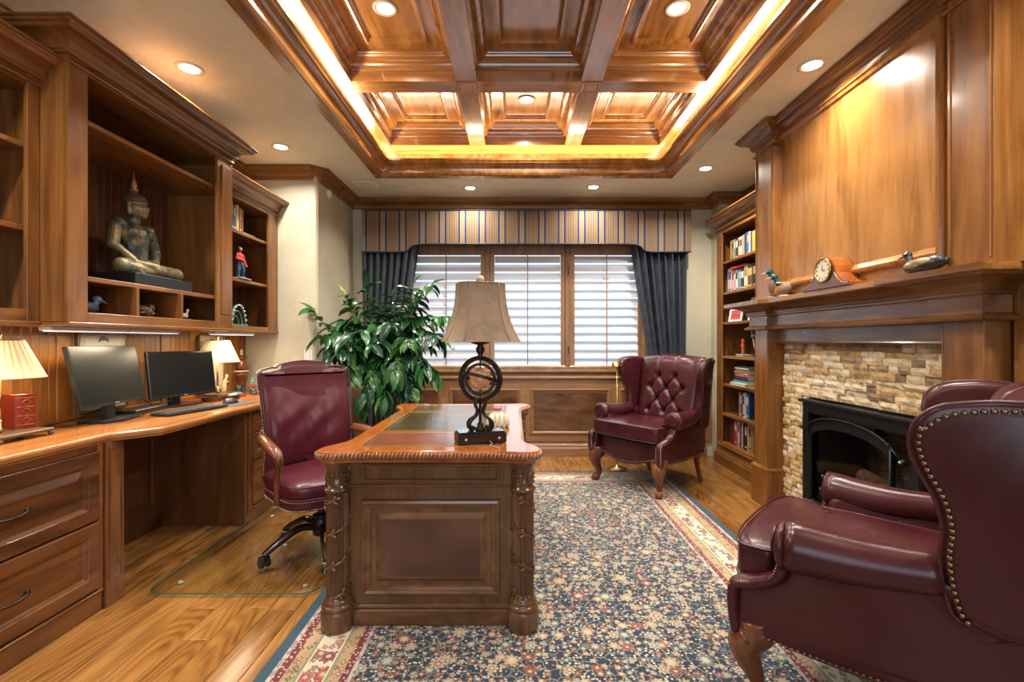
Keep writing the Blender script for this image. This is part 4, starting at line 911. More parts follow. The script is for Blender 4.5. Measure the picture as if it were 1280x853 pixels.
sl = [(p[0],p[1]) for p in brk(.14, 0)]+TAIL; sl2 = [(p[0],p[1]) for p in brk(.134, 0)]+TAIL
MB().extr(sl, lambda q, r, s_: (q, r, s_), 1.507, 1.531).extr(sl2, lambda q, r, s_: (q, r, s_), 1.503, 1.535).build('mantel_shelf', wood('panel','Y'), fp)
# ledger stones
IY0, IY1, IZ1 = 2.30, 3.262, .86
stone_m, t_, b = nt('ledger_stone'); v = coord(t_, True); oi = N_(t_, 'ObjectInfo')
n1 = N_(t_,'TexNoise',i_Scale=16.0,i_Detail=6.0,i_Roughness=.7); t_.links.new(v,n1.inputs['Vector'])
c0 = ramp(t_, oi.outputs['Random'], [(0,(.52,.36,.17)),(.14,(.70,.57,.38)),(.30,(.62,.44,.22)),(.42,(.27,.19,.11)),(.48,(.74,.64,.47)),(.68,(.58,.41,.19)),(.80,(.66,.55,.39)),(.92,(.38,.27,.16))], True)
c1 = ramp(t_, n1.outputs[0], [(.32,(.45,.38,.30)),(.5,(.95,.93,.90)),(.7,(1.15,1.12,1.05))])
t_.links.new(mixc(t_, 1.0, c0, c1, 'MULTIPLY'), b.inputs['Base Color']); b.inputs['Roughness'].default_value = .75; bump(t_, b, n1.outputs[0], .9, .012)
random.seed(11); SV = []
def stone_mesh(w, h):
    nu, nv = 5, 3; hs = [[random.uniform(-.004,.006) for _ in range(nu)] for _ in range(nv)]
    m_ = MB(); vs = []
    for j in range(nv):
        for i in range(nu):
            ed = (i in (0,nu-1)) or (j in (0,nv-1)); vs.append((-.0-(.010+hs[j][i] if not ed else .003+random.uniform(0,.003)), (-w/2+w*i/(nu-1))*.994, (-h/2+h*j/(nv-1))*.98))
    n = len(vs); fs = [(j*nu+i,j*nu+i+1,(j+1)*nu+i+1,(j+1)*nu+i) for j in range(nv-1) for i in range(nu-1)]
    rim = list(range(nu))+[nu*2-1, nu*3-1]+list(range(nu*3-2, nu*2-1, -1))+[nu]
    for k in rim: vs.append((.03, vs[k][1], vs[k][2]))
    R = len(rim)
    for k in range(R): fs.append((rim[k], rim[(k+1)%R], n+(k+1)%R, n+k))
    m_.add(vs, fs); return m_
SMH = {}
z = 0; ri = 0
while z < 1.225:
    h = [.040,.034,.046,.038][ri%4]; h = min(h, 1.235-z); 
    y = 2.12-random.random()*.1
    while y < 3.56:
        w = random.choice((.06,.08,.11,.14,.19)); ya, yb = max(y,2.12), min(y+w,3.56); y += w
        segs = [(ya,yb)]
        if z < IZ1-.01:
            segs = []
            if ya < IY0: segs.append((ya, min(yb,IY0)))
            if yb > IY1: segs.append((max(ya,IY1), yb))
        for (p, q_) in segs:
            if q_-p < .012: continue
            key = (round((q_-p)*50)/50 or .02, round(h,3), random.randint(0,1))
            if key not in SMH:
                o = stone_mesh(key[0], key[1]).build('stone', stone_m, fp, raw=True); SMH[key] = o
            else: o = SMH[key].copy(); C.objects.link(o)
            o.scale = (1, (q_-p)/key[0], 1)
            o.location = Vector((SX-random.uniform(-.006,.010), (p+q_)/2, z+h/2))-org(fp)
    z += h; ri += 1
# overmantel
XQ = XR-.004
om = thing('overmantel', 'tall knotty wood overmantel panelling with crown above the mantel shelf', 'panelling', (2.1, 2.7, 1.535))
OX = 1.865; oy0_, oy1_ = .9, 3.42
MB().box(OX, XQ, oy0_, oy1_, 1.535, ZC-.002).build('panelling', panZ, om)
MB().rings((OX, 2.06, 1.60), (0,1,0), (0,0,1), (-1,0,0), 1.36, 1.07, [(0,0),(.002,.016),(.012,.030),(.024,.034),(.030,.024),(.044,.016),(.050,.004),(.056,.001)]).build('raised_panel', panZ, om)
for (a, b_) in ((3.34,3.585),(1.80,2.00)):
    MB().box(1.805, XQ, a, b_, 1.535, ZC-.002, .003).build('pilaster', cabZ, om)
    for yy in (a+.012, b_-.020): MB().box(1.800,1.806,yy,yy+.008,1.56,2.60,.002).build('edge_bead', cabZ, om)
MB().sweep(crown(.105,.105), [(OX,oy0_,ZC-.108),(OX,1.80,ZC-.108)], (0,0,1), 1).build('crown', cabY, om)
MB().sweep(crown(.105,.105), [(XQ,1.80,ZC-.108),(1.805,1.80,ZC-.108),(1.805,2.0,ZC-.108),(OX,2.0,ZC-.108),(OX,3.34,ZC-.108),(1.805,3.34,ZC-.108),(1.805,3.585,ZC-.108),(XQ,3.585,ZC-.108)], (0,0,1), 1).build('crown', cabY, om)
nk = [(0,0),(.010,0),(.014,.006),(.010,.014),(.004,.018),(0,.02)]
MB().sweep(nk, [(XQ,1.80,2.60),(1.805,1.80,2.60),(1.805,2.0,2.60),(OX,2.0,2.60)], (0,0,1), 1).build('neck_bead', cabY, om)
MB().sweep(nk, [(OX,3.34,2.60),(1.805,3.34,2.60),(1.805,3.585,2.60),(XQ,3.585,2.60)], (0,0,1), 1).build('neck_bead', cabY, om)
MB().box(OX+.12, XQ, -.6, 1.904, 0, 1.534).build('side_panel', panZ, om)
# firebox insert
fi = thing('fireplace_insert', 'black iron fireplace insert with arched door and pivot rods', 'fireplace insert', (2.0, 2.78, 0))
FX = 1.955
m_ = MB().box(FX, SX+.02, 2.315, 2.38, 0, .835, .003).box(FX, SX+.02, 3.19, 3.25, 0, .835, .003).box(FX, SX+.02, 2.38, 3.19, .775, .835, .003).box(FX, SX+.02, 2.38, 3.19, 0, .10, .003)
m_.build('outer_frame', M_IRON, fi)
MB().box(FX-.022, SX+.02, 2.305, 3.262, .832, .852, .004).build('hood_lip', M_IRON, fi)
MB().box(FX+.005, SX, 2.38, 3.19, .765, .782, .002).build('vent_rail', M_IRON, fi)
for yy in (2.62, 2.92): MB().box(FX+.008, SX, yy-.008, yy+.008, .72, .77).build('vent_rib', M_IRON, fi)
# firebox interior
MB().box(2.36,2.38,2.38,3.19,.05,.80).build('firebox_back', plain('firebrick',(.03,.022,.018),.9), fi)
fb = None
for r in range(9):
    for c in range(4):
        yy = 2.40+c*.20+(.1 if r%2 else 0)
        if yy+.19 > 3.19: continue
        if fb is None: fb = MB().box(-.004,.0,-.095,.095,-.036,.036,.003).build('firebrick', plain('firebrick_face',(.075,.05,.04),.85,var=.4,bs=.5), fi, raw=True); o = fb
        else: o = fb.copy(); C.objects.link(o)
        o.location = Vector((2.357, yy+.097, .14+r*.078))-org(fi)
MB().box(FX+.03,2.38,2.38,3.19,.08,.10).box(FX+.03,2.38,2.36,2.38,.05,.80).box(FX+.03,2.38,3.19,3.21,.05,.80).box(FX+.03,2.38,2.38,3.19,.79,.80).build('firebox_lining', plain('soot',(.015,.013,.012),.9), fi)
lgm = plain('fire_log', (.22,.11,.05), .8, var=.6, bs=1, bscale=18)
for (p0, p1, r) in (((2.2,2.48,.34),(2.22,3.05,.38),.045), ((2.12,2.55,.19),(2.16,2.95,.24),.05), ((2.2,2.9,.20),(2.1,3.08,.33),.035), ((2.15,2.5,.16),(2.26,3.1,.16),.045), ((2.14,2.48,.30),(2.24,2.75,.22),.032)):
    pts = [tuple(Vector(p0).lerp(Vector(p1), k/8)+Vector((random.uniform(-.008,.008),0,random.uniform(-.008,.008)))) for k in range(9)]
    MB().tube(pts, [r*random.uniform(.85,1.1) for _ in pts], 12).build('log', lgm, fi)
m_ = MB()
for k in range(60): m_.ell((random.uniform(2.05,2.3), random.uniform(2.42,3.15), .115), (random.uniform(.01,.025),)*3, 6, 4)
m_.build('ember_bed', plain('ash_grey',(.16,.13,.11),.9,var=.6), fi, kind='stuff')
# arched door
dy0, dy1 = 2.46, 3.17; zc = .60; n = 16
arcp = lambda r_off, k: ((dy0+dy1)/2+(dy1-dy0)/2*math.cos(PI-PI*k/n), .66+(.095+r_off)*math.sin(PI*k/n))
m_ = MB(); P = []
for k in range(n+1): P.append(arcp(0, k))
hb = [(a_, b_2-.05) for a_, b_2 in [((dy0+dy1)/2+((dy1-dy0)/2-.03)*math.cos(PI-PI*k/n), .665+.085*math.sin(PI*k/n)) for k in range(n+1)]]
vs = []; 
for (a_, z_) in P: vs += [(FX-.008, a_, z_), (FX+.004, a_, z_)]
for (a_, z_) in hb: vs += [(FX-.008, a_, z_), (FX+.004, a_, z_)]
o2 = 2*(n+1); fs = []
for k in range(n):
    fs += [(2*k,2*k+2,o2+2*k+2,o2+2*k),(2*k+1,2*k+3,o2+2*k+3,o2+2*k+1),(2*k,2*k+2,2*k+3,2*k+1),(o2+2*k,o2+2*k+2,o2+2*k+3,o2+2*k+1)]
fs += [(0,1,o2+1,o2),(2*n,2*n+1,o2+2*n+1,o2+2*n)]
dr = m_.add(vs, fs).build('arched_door', M_IRON, fi)
MB().box(FX-.008,FX+.004,dy0,dy0+.022,.12,.66).box(FX-.008,FX+.004,dy1-.022,dy1,.12,.66).box(FX-.008,FX+.004,dy0,dy1,.12,.15).box(FX-.008,FX+.004,dy0,dy1,.18,.21).build('door_frame', M_IRON, fi)
MB().box(FX+.012,FX+.016,2.38,3.19,.10,.765).build('glass_pane', thin_glass('firebox_glass',(.85,.86,.86),.03,.04), fi)
MB().tube([(FX-.018,)+arcp(.012,k) for k in range(1,n)]+[(FX-.018,dy1+.04,.665)], .0065, 8).build('arch_rod', M_IRON, fi)
MB().tube([(FX-.018, dy0+.03, .705), (FX-.018, dy0-.06, .64)], .006, 8).ell((FX-.018,dy0-.075,.635), .018).ell((FX-.018,dy0+.02,.70), .012).build('pivot_arm', M_IRON, fi)
MB().ell((FX-.036,dy0-.075,.635), .007).ell((FX-.003,2.35,.76), .006).build('bolt', M_ALU, fi)
MB().tube([(FX-.014,dy0+.012,.70),(FX-.014,dy0+.012,.12)], .007, 8).tube([(FX-.018,3.22,.14),(FX-.018,2.36,.14)], .006, 8).ell((FX-.018,3.225,.14), .012).ell((FX-.018,3.225,.665), .012).build('door_rod', M_IRON, fi)

# ------------------------------------------------------------------ things on the mantel
ZM = 1.535
def mallard(x, y, rz, label, up, long):
    t = thing('mallard_figurine', label, 'duck figurine', (x,y,ZM), rz=rz, local=True); t.scale = (1.15,1.15,1.2)
    m_ = MB()
    if up: m_.ell((0,0,.065),(.036,.034,.06)).ell((-.02,0,.045),(.03,.03,.04)).cap((.0,0,.02),(.0,0,.012),.03)
    else: m_.ell((0,0,.05),(.065,.034,.036),M=Matrix.Rotation(.5,3,'Y')).cap((-.05,0,.035),(-.10,0,.02),.022,.006)
    m_.build('body', plain('mallard_body_'+('brown' if up else 'tan'), (.27,.115,.03) if not up else (.13,.075,.028), .45, var=.6, bscale=14), t, mods=remesh(.0035,4))
    hx, hz = (.028,.155) if up else (.055,.115)
    b0 = (.008,0,.11) if up else (.035,0,.075)
    MB().cap(b0, (hx-.006,0,hz-.015), .016,.014).ell((hx,0,hz), (.021,.017,.018)).build('head', plain('mallard_green', (.004,.055,.07), .25), t, mods=remesh(.003,3))
    MB().tube([(hx+.014,0,hz-.002),(hx+.045,0,hz-.009)], [.009,.004], 8, up=(0,0,1), flat=.5).build('bill', plain('duck_bill',(.55,.33,.22),.4), t)
    MB().tube([(b0[0]+.016*math.cos(a), .016*math.sin(a), b0[2]+.006) for a in [2*PI*k/14 for k in range(14)]], .003, 6, True).build('neck_ring', M_WHITE, t)
    m_ = MB()
    if up: m_.ell((-.03,.02,.055),(.03,.014,.04)).ell((-.03,-.02,.055),(.03,.014,.04))
    else: m_.ell((-.02,.026,.055),(.055,.012,.022),M=Matrix.Rotation(.5,3,'Y')).ell((-.02,-.026,.055),(.055,.012,.022),M=Matrix.Rotation(.5,3,'Y'))
    m_.build('wing', plain('mallard_wing', (.18,.12,.07), .5, var=.5, bscale=20), t)
    MB().ell((-.002,0,.006),(.045,.04,.007)).build('base', plain('pale_base',(.5,.42,.3),.5), t)
mallard(1.815, 3.335, PI*.80, 'upright mallard drake figurine at far end of the mantel, beak raised left', True, 0)
mallard(1.825, 3.225, PI*.86, 'lower mallard drake figurine just right of the upright one', False, 1)
t = thing('mantel_clock', 'humpbacked wooden mantel clock with cream round dial', 'clock', (1.80, 2.71, ZM)); u = Vector((1.80,2.71,ZM))
ol = [(-.21,0),(.21,0),(.21,.018),(.17,.025),(.13,.045),(.10,.08),(.085,.12),(.06,.155),(.03,.172),(0,.178),(-.03,.172),(-.06,.155),(-.085,.12),(-.10,.08),(-.13,.045),(-.17,.025),(-.21,.018)]
MB().extr(ol, lambda a,b_,q_: (u.x+q_, u.y+a, u.z+b_), -.045, .055).build('case', wood('desktop','Y'), t, bev=.003)
ol2 = [(a*.95, .004+b_*.955) for a, b_ in ol]
MB().extr(ol2, lambda a,b_,q_: (u.x+q_, u.y+a, u.z+b_), -.049, -.045).build('front_veneer', wood('leg','Y'), t)
m_ = MB()
for s_ in (-1,1): m_.tube([(u.x-.050,u.y+s_*a,u.z+b_) for a,b_ in ((.19,.014),(.15,.022),(.115,.045),(.09,.08))], .0012, 5)
m_.build('inlay_line', plain('pale_inlay',(.6,.5,.35),.4), t)
R = Matrix.Translation((u.x-.049,u.y,u.z+.105)) @ Matrix.Rotation(-PI/2,4,'Y')
m_ = MB().lathe([(.060,0),(.070,.002),(.071,.009),(.066,.013),(.060,.010),(.060,0)], (0,0,0), 36, caps=False); m_.xf(R); m_.build('bezel', M_BRASS, t)
m_ = MB().lathe([(.001,.006),(.062,.006)], (0,0,0), 36, caps=False); m_.xf(R); dial = m_.build('dial', plain('cream_dial',(.66,.62,.45),.5), t)
m_ = MB()
for h in range(12):
    a = 2*PI*h/12; c_, s_ = math.cos(a), math.sin(a); m_.tube([(.044*c_,.044*s_,.0075),(.056*c_,.056*s_,.0075)], .0018, 5)
m_.xf(R); m_.build('hour_mark', M_BLACK, dial)
m_ = MB().tube([(0,0,.009),(.036,.004,.009)], [.002,.001], 5).tube([(0,0,.009),(-.004,-.026,.009)], [.0025,.0015], 5).ell((0,0,.009),.004); m_.xf(R); m_.build('hands', M_BLACK, dial)
t = thing('duck_decoy', 'dark duck decoy with grey-streaked wing near the mantel right end', 'decoy', (1.78, 2.085, ZM), rz=PI/2+.12, local=True); t.scale = (.84,.84,.95)
m_ = MB().ell((-.01,0,.036),(.10,.044,.036),20,12).ell((-.085,0,.043),(.05,.028,.024)).ell((.05,0,.034),(.055,.038,.034)).cap((.066,0,.055),(.082,0,.085),.019,.017)
m_.build('body', plain('decoy_dark', (.018,.018,.02), .3, var=.5, bscale=25), t, mods=remesh(.004,4))
MB().ell((.088,0,.095),(.025,.019,.020)).tube([(.106,0,.092),(.126,0,.086),(.138,0,.082)], [.010,.009,.005], 8, up=(0,0,1), flat=.45).build('head', plain('decoy_head',(.02,.016,.018),.2,coat=.5), t)
for s_ in (-1,1): MB().ell((.005,s_*.034,.044),(.075,.014,.020),16,8,Matrix.Rotation(.12,3,'Y')).build('wing', plain('decoy_wing',(.28,.22,.12),.4,var=.7,bscale=30), t)
MB().ell((-.055,0,.052),(.065,.032,.022),16,8).build('back_feathers', plain('decoy_feather',(.03,.04,.055),.3,var=.5), t)
# ------------------------------------------------------------------ rug
RX, RY, RHX, RHY = .233, 2.68, 1.178, 1.84
rm, t_, b = nt('persian_rug'); tc = N_(t_, 'TexCoord'); P_ = tc.outputs['Object']; sx = N_(t_, 'SeparateXYZ'); t_.links.new(P_, sx.inputs[0])
dx = math_(t_, 'SUBTRACT', RHX, math_(t_, 'ABSOLUTE', sx.outputs[0])); dy = math_(t_, 'SUBTRACT', RHY, math_(t_, 'ABSOLUTE', sx.outputs[1])); dd = math_(t_, 'MINIMUM', dx, dy)
nz = N_(t_, 'TexNoise', i_Scale=30.0, i_Detail=2.0); t_.links.new(P_, nz.inputs['Vector'])
def warp(sc, am):
    a = N_(t_, 'VectorMath', operation='SCALE'); a.inputs['Scale'].default_value = am; t_.links.new(nz.outputs['Color'], a.inputs[0])
    c = N_(t_, 'VectorMath', operation='ADD'); t_.links.new(P_, c.inputs[0]); t_.links.new(a.outputs[0], c.inputs[1])
    m_ = N_(t_, 'Mapping'); m_.inputs['Scale'].default_value = (sc, sc, sc); t_.links.new(c.outputs[0], m_.inputs[0]); return m_.outputs[0]
def vor(v, feat='F1'):
    n = N_(t_, 'TexVoronoi', voronoi_dimensions='2D', feature=feat, i_Scale=1.0, i_Randomness=.85); t_.links.new(v, n.inputs['Vector']); return n
def rnd(n):
    s_ = N_(t_, 'SeparateColor'); t_.links.new(n.outputs['Color'], s_.inputs[0]); return s_.outputs[0], s_.outputs[1]
navy = (.008,.020,.048)
# vines
w1 = warp(21, .03); ve = vor(w1, 'DISTANCE_TO_EDGE')
vine = math_(t_, 'LESS_THAN', ve.outputs['Distance'], .045)
col = mixc(t_, vine, navy, (.22,.20,.13))
# tiny blossoms
v3 = vor(warp(68, .010)); r3, g3 = rnd(v3)
pal = ramp(t_, r3, [(0,(.50,.45,.33)),(.24,(.22,.05,.05)),(.34,(.42,.37,.22)),(.52,(.10,.17,.17)),(.66,(.50,.46,.36)),(.8,(.28,.15,.08)),(.88,(.07,.12,.07))], True)
col = mixc(t_, math_(t_, 'MULTIPLY', math_(t_, 'LESS_THAN', v3.outputs['Distance'], .36), math_(t_, 'GREATER_THAN', g3, .50)), col, pal)
# mid blossoms with ringed petals
def flower(col, sc, rad, pet, thr, stops, wa):
    v = vor(warp(sc, wa)); r, g = rnd(v); d = v.outputs['Distance']
    sub = N_(t_, 'VectorMath', operation='SUBTRACT'); mm = warp(sc, wa)
    t_.links.new(mm, sub.inputs[0]); t_.links.new(v.outputs['Position'], sub.inputs[1]); s_ = N_(t_, 'SeparateXYZ'); t_.links.new(sub.outputs[0], s_.inputs[0])
    an = math_(t_, 'ARCTAN2', s_.outputs[1], s_.outputs[0]); pt = math_(t_, 'MULTIPLY_ADD', math_(t_, 'COSINE', math_(t_, 'MULTIPLY', an, pet)), rad*.22, rad)
    q = math_(t_, 'DIVIDE', d, pt); on = math_(t_, 'MULTIPLY', math_(t_, 'LESS_THAN', q, 1), math_(t_, 'GREATER_THAN', g, thr))
    pc = ramp(t_, r, stops, True); inner = ramp(t_, math_(t_, 'FRACT', math_(t_, 'ADD', r, .45)), stops, True)
    c = mixc(t_, math_(t_, 'LESS_THAN', q, .55), pc, inner); c = mixc(t_, math_(t_, 'LESS_THAN', q, .28), c, (.50,.40,.22)); c = mixc(t_, math_(t_, 'GREATER_THAN', q, .86), c, (.12,.06,.05))
    return mixc(t_, on, col, c)
ps = [(0,(.40,.35,.25)),(.22,(.25,.10,.07)),(.36,(.10,.17,.17)),(.52,(.34,.25,.15)),(.68,(.19,.035,.04)),(.8,(.40,.37,.29))]
col = flower(col, 27, .36, 5, .45, ps, .010)
col = flower(col, 14, .34, 7, .60, ps, .015)
col = flower(col, 6.5, .22, 8, .55, ps, .02)
# border
bv = flower(None if False else (.56,.50,.38), 26, .36, 5, .2, [(0,(.36,.06,.07)),(.35,(.03,.05,.09)),(.55,(.40,.28,.14)),(.75,(.12,.20,.14))], .02)
bv = flower(bv, 10.5, .36, 8, .35, [(0,(.34,.05,.06)),(.45,(.04,.06,.10)),(.6,(.38,.16,.12)),(.8,(.14,.20,.13))], .02)
tanv = flower((.40,.27,.15), 34, .36, 4, .15, [(0,(.30,.05,.05)),(.4,(.05,.07,.06)),(.6,(.52,.44,.30)),(.85,(.18,.22,.14))], .01)
vd = vor(warp(48, .0)); redv = mixc(t_, math_(t_, 'LESS_THAN', vd.outputs['Distance'], .22), (.14,.016,.022), (.46,.40,.32))
gy = mixc(t_, math_(t_, 'GREATER_THAN', nz.outputs[0], .5), (.44,.38,.33), (.25,.22,.22))
gn = (.22,.24,.13)
bands = [(.048,navy if False else (.018,.055,.085)),(.066,gy),(.098,redv),(.145,tanv),(.157,gn),(.163,(.6,.54,.42)),(.252,bv),(.258,(.6,.54,.42)),(.270,gn),(.312,tanv),(.340,redv),(.355,gy)]
for lim, c in reversed(bands): col = mixc(t_, math_(t_, 'LESS_THAN', dd, lim), col, c)
t_.links.new(col, b.inputs['Base Color']); b.inputs['Roughness'].default_value = .95; b.inputs['Sheen Weight'].default_value = .15
n2 = N_(t_, 'TexNoise', i_Scale=500.0, i_Detail=2.0); t_.links.new(P_, n2.inputs['Vector']); bump(t_, b, n2.outputs[0], .4, .004)
m_ = MB().box(RX-RHX, RX+RHX, RY-RHY, RY+RHY, .0005, .011, .004)
m_.build('persian_rug', rm, label='large navy floral persian rug with ivory and red border under the desk', cat='rug', loc=(RX, RY, 0))
# glass chair mat
def rrect(x0, x1, y0, y1, r, n=8):
    return arc(x1-r, y0+r, r, -PI/2, 0, n)+arc(x1-r, y1-r, r, 0, PI/2, n)+arc(x0+r, y1-r, r, PI/2, PI, n)+arc(x0+r, y0+r, r, PI, 1.5*PI, n)
gm = thin_glass('mat_glass', (.965,.98,.965), .12, .03)
t = thing('chair_mat', 'clear rounded glass chair mat on the oak floor under the red desk chair', 'chair mat', (-1.36, 2.9, 0))
MB().extr(rrect(-1.80,-.955,2.325,3.50,.09), lambda a,b_,q: (a,b_,q), .012, .018).build('glass_sheet', gm, t)
MB().tube([(a,b_,.015) for a,b_ in rrect(-1.80,-.955,2.325,3.50,.09)], .0034, 6, True).build('polished_edge', plain('green_glass_edge',(.03,.10,.07),.15,coat=.5), t)
for (a, b_) in ((-1.70,2.45),(-1.05,2.42),(-1.70,3.38),(-1.05,3.38),(-1.38,2.9)): MB().lathe([(.001,.0005),(.012,.0005),(.012,.012),(.001,.012)], (a,b_,0), 14).build('bumper', plain('frosted_bumper',(.5,.55,.5),.4), t)

# ------------------------------------------------------------------ desk
DX, DY = -.356, 2.73
dkZ, dkX, dkY = wood('desk','Z'), wood('desk','X'), wood('desk','Y')
desk = thing('executive_desk', 'carved dark walnut executive desk with leather inlaid top and vine-wrapped corner columns', 'desk', (DX, DY, .0))
q1 = [(0,-.752),(.15,-.752),(.25,-.752),(.31,-.758),(.35,-.768),(.39,-.774),(.43,-.770),(.462,-.748),(.474,-.712),(.470,-.672),(.450,-.628),(.425,-.585),(.408,-.535),(.402,-.45),(.402,-.2)]
q1 = [(a, b_) for a, b_ in q1]
half = q1+[(a,-b_) for a, b_ in reversed(q1)]
ol = catmull(half+[(-a, b_) for a, b_ in reversed(half) if a != 0 or True][1:-1], 4)
ol = [p for i, p in enumerate(ol) if (Vector(p)-Vector(ol[i-1])).length > 1e-4]
def offs(P, d):
    out = []
    for i in range(len(P)):
        e = Vector(P[(i+1)%len(P)])-Vector(P[i-1]); e.normalize(); out.append((P[i][0]+e.y*d, P[i][1]-e.x*d))
    return out
def layers(L, outl, cx, cy):
    m_ = MB(); n = len(outl); vs = []
    for (d, z) in L: vs += [(cx+a, cy+b_, z) for a, b_ in offs(outl, d)]
    fs = [tuple(range(n)), tuple(range((len(L)-1)*n, len(L)*n))]
    for k in range(len(L)-1):
        for i in range(n): fs.append((k*n+i, k*n+(i+1)%n, (k+1)*n+(i+1)%n, (k+1)*n+i))
    return m_.add(vs, fs)
layers([(-.02,.735),(-.014,.745),(-.006,.752),(-.004,.754),(-.004,.776),(-.006,.782),(-.012,.785)], ol, DX, DY).build('desktop', wood('desktop','Y'), desk)
m_ = MB(); loop = [(DX+a, DY+b_, .7655) for a, b_ in offs(ol, -.003)]; loop.append(loop[0])
for i, (p, d) in enumerate(walk(loop, .0165)):
    M = Matrix.Rotation(math.atan2(d.y, d.x), 3, 'Z') @ Matrix.Rotation(.45, 3, 'Y'); m_.ell(p, (.0078,.0095,.0145), 6, 5, M)
m_.build('gadroon_edge', plain('gadroon_wood',(.26,.12,.065),.22,var=.35,coat=.4), desk, label='carved rope-like gadrooned edge')
lt = [(2.07,2.385,(.16,.045,.025)),(2.42,3.06,(.055,.035,.018)),(3.095,3.39,(.07,.04,.02))]
for (a, b_, c) in lt:
    o = MB().box(DX-.315, DX+.315, a, b_, .7845, .7858).build('leather_inlay', leather('inlay%d' % int(a*100), c, .16), desk)
    m_ = MB()
    for e, w in ((.0,.008),(.028,.003)): m_.sweep([(0,0),(w,0),(w,.0005),(0,.0005)], [(DX-.315+e,a+e,.7858),(DX+.315-e,a+e,.7858),(DX+.315-e,b_-e,.7858),(DX-.315+e,b_-e,.7858)], (0,0,1), 1, True)
    m_.build('gold_tooling', plain('gold_tooling',(.42,.27,.07),.35,.7), o)
bx0, bx1, bY0, bY1 = DX-.358, DX+.354, 2.085, 3.375
bd = MB().box(bx0, bx1, bY0, bY1, .085, .745).build('carcass', dkZ, desk)
MB().box(bx0-.012, bx1+.012, bY0-.018, bY1+.018, .011, .080, .004).box(bx0-.006, bx1+.006, bY0-.010, bY1+.010, .078, .098, .005).build('plinth', dkX, desk)
for (yy, nn) in ((bY0, -1), (bY1, 1)):
    MB().rings((bx0+.057, yy, .628), (1,0,0),(0,0,1),(0,nn,0), .595, .080, [(0,0),(.002,.008),(.010,.008),(.014,.001),(.018,-.002)]).build('frieze_panel', dkX, desk)
    MB().rings((bx0+.057, yy, .138), (1,0,0),(0,0,1),(0,nn,0), .598, .415, [(0,0),(.003,.016),(.014,.020),(.022,.012),(.026,.012),(.036,.006),(.042,-.006),(.046,-.008),(.052,-.004),(.078,.012),(.084,.012)]).build('raised_panel', wood('desk','X'), desk)
    MB().box(bx0+.137, bx0+.057+.598-.085, yy+nn*.010, yy+nn*.0135, .223, .468).build('veneer_field', plain('mahogany_veneer',(.085,.032,.019),.3,var=.35,bscale=5,coat=.3), desk)
    MB().box(bx0, bx1, yy-.002 if nn>0 else yy-.010, yy+.010 if nn>0 else yy+.002, .606, .618, .003).build('waist_mould', dkX, desk)
for (xx, nn) in ((bx0, -1), (bx1, 1)):
    MB().rings((xx, bY0+.06, .14), (0,1,0),(0,0,1),(nn,0,0), 1.17, .43, [(0,0),(.003,.012),(.014,.016),(.026,.010),(.04,-.004),(.075,.01)]).build('side_panel', dkY, desk)
cp0 = [(.001,.011),(.066,.011),(.068,.014),(.068,.088),(.066,.094),(.060,.098),(.066,.104),(.067,.112),(.062,.120),(.054,.124),(.058,.131),(.054,.138),(.048,.143),(.048,.150)]
cp1 = [(.047,.155+.012*k) for k in range(37)]
cp2 = [(.047,.598),(.053,.600),(.055,.606),(.053,.612),(.044,.616),(.043,.70),(.048,.704),(.052,.712),(.060,.722),(.066,.732),(.066,.745),(.001,.745)]
for (cx, cy, hand) in ((-.757,2.065,1),(.040,2.065,-1),(-.757,3.39,1),(.040,3.39,-1)):
    col_ = MB().lathe(cp0+cp1+cp2, (cx,cy,0), 96, 16, .009, (.154,.59)).build('corner_column', dkZ, desk)
    m_ = MB(); pts = [(cx+.0475*math.cos(hand*(a)-PI/2), cy+.0475*math.sin(hand*(a)-PI/2), .155+.425*a/(2*PI*3.1)) for a in [2*PI*3.1*k/110 for k in range(111)]]
    m_.tube(pts, .0055, 6)
    for k in range(4, 110, 6):
        p = Vector(pts[k]); rad = Vector((p.x-cx, p.y-cy, 0)).normalized(); tg = (Vector(pts[k+1])-Vector(pts[k-1])).normalized(); up = Vector((0,0,1))
        for s_ in (-1, 1):
            d = (tg+up*s_*.9).normalized(); M = Matrix((d, rad.cross(d).normalized(), rad)).transposed(); m_.ell(p+d*.013+rad*.001, (.018,.0075,.006), 8, 5, M)
    m_.build('carved_vine', dkZ, col_)
    m_ = MB()
    for k in range(6):
        a = 2*PI*k/6+.26; rad = Vector((math.cos(a), math.sin(a), 0)); tv = Vector((-rad.y, rad.x, 0))
        m_.ell(Vector((cx,cy,.655))+rad*.043, (.006,.013,.030), 8, 6, Matrix((rad, tv, Vector((0,0,1)))).transposed())
        for s_ in (-1,1):
            for q in range(3): d = (tv*s_+Vector((0,0,1))).normalized(); m_.ell(Vector((cx,cy,.634+.018*q))+rad*.046+tv*s_*.011, (.004,.004,.011), 6, 5, Matrix((rad, rad.cross(d), d)).transposed())
    m_.build('carved_leaf', dkZ, col_)

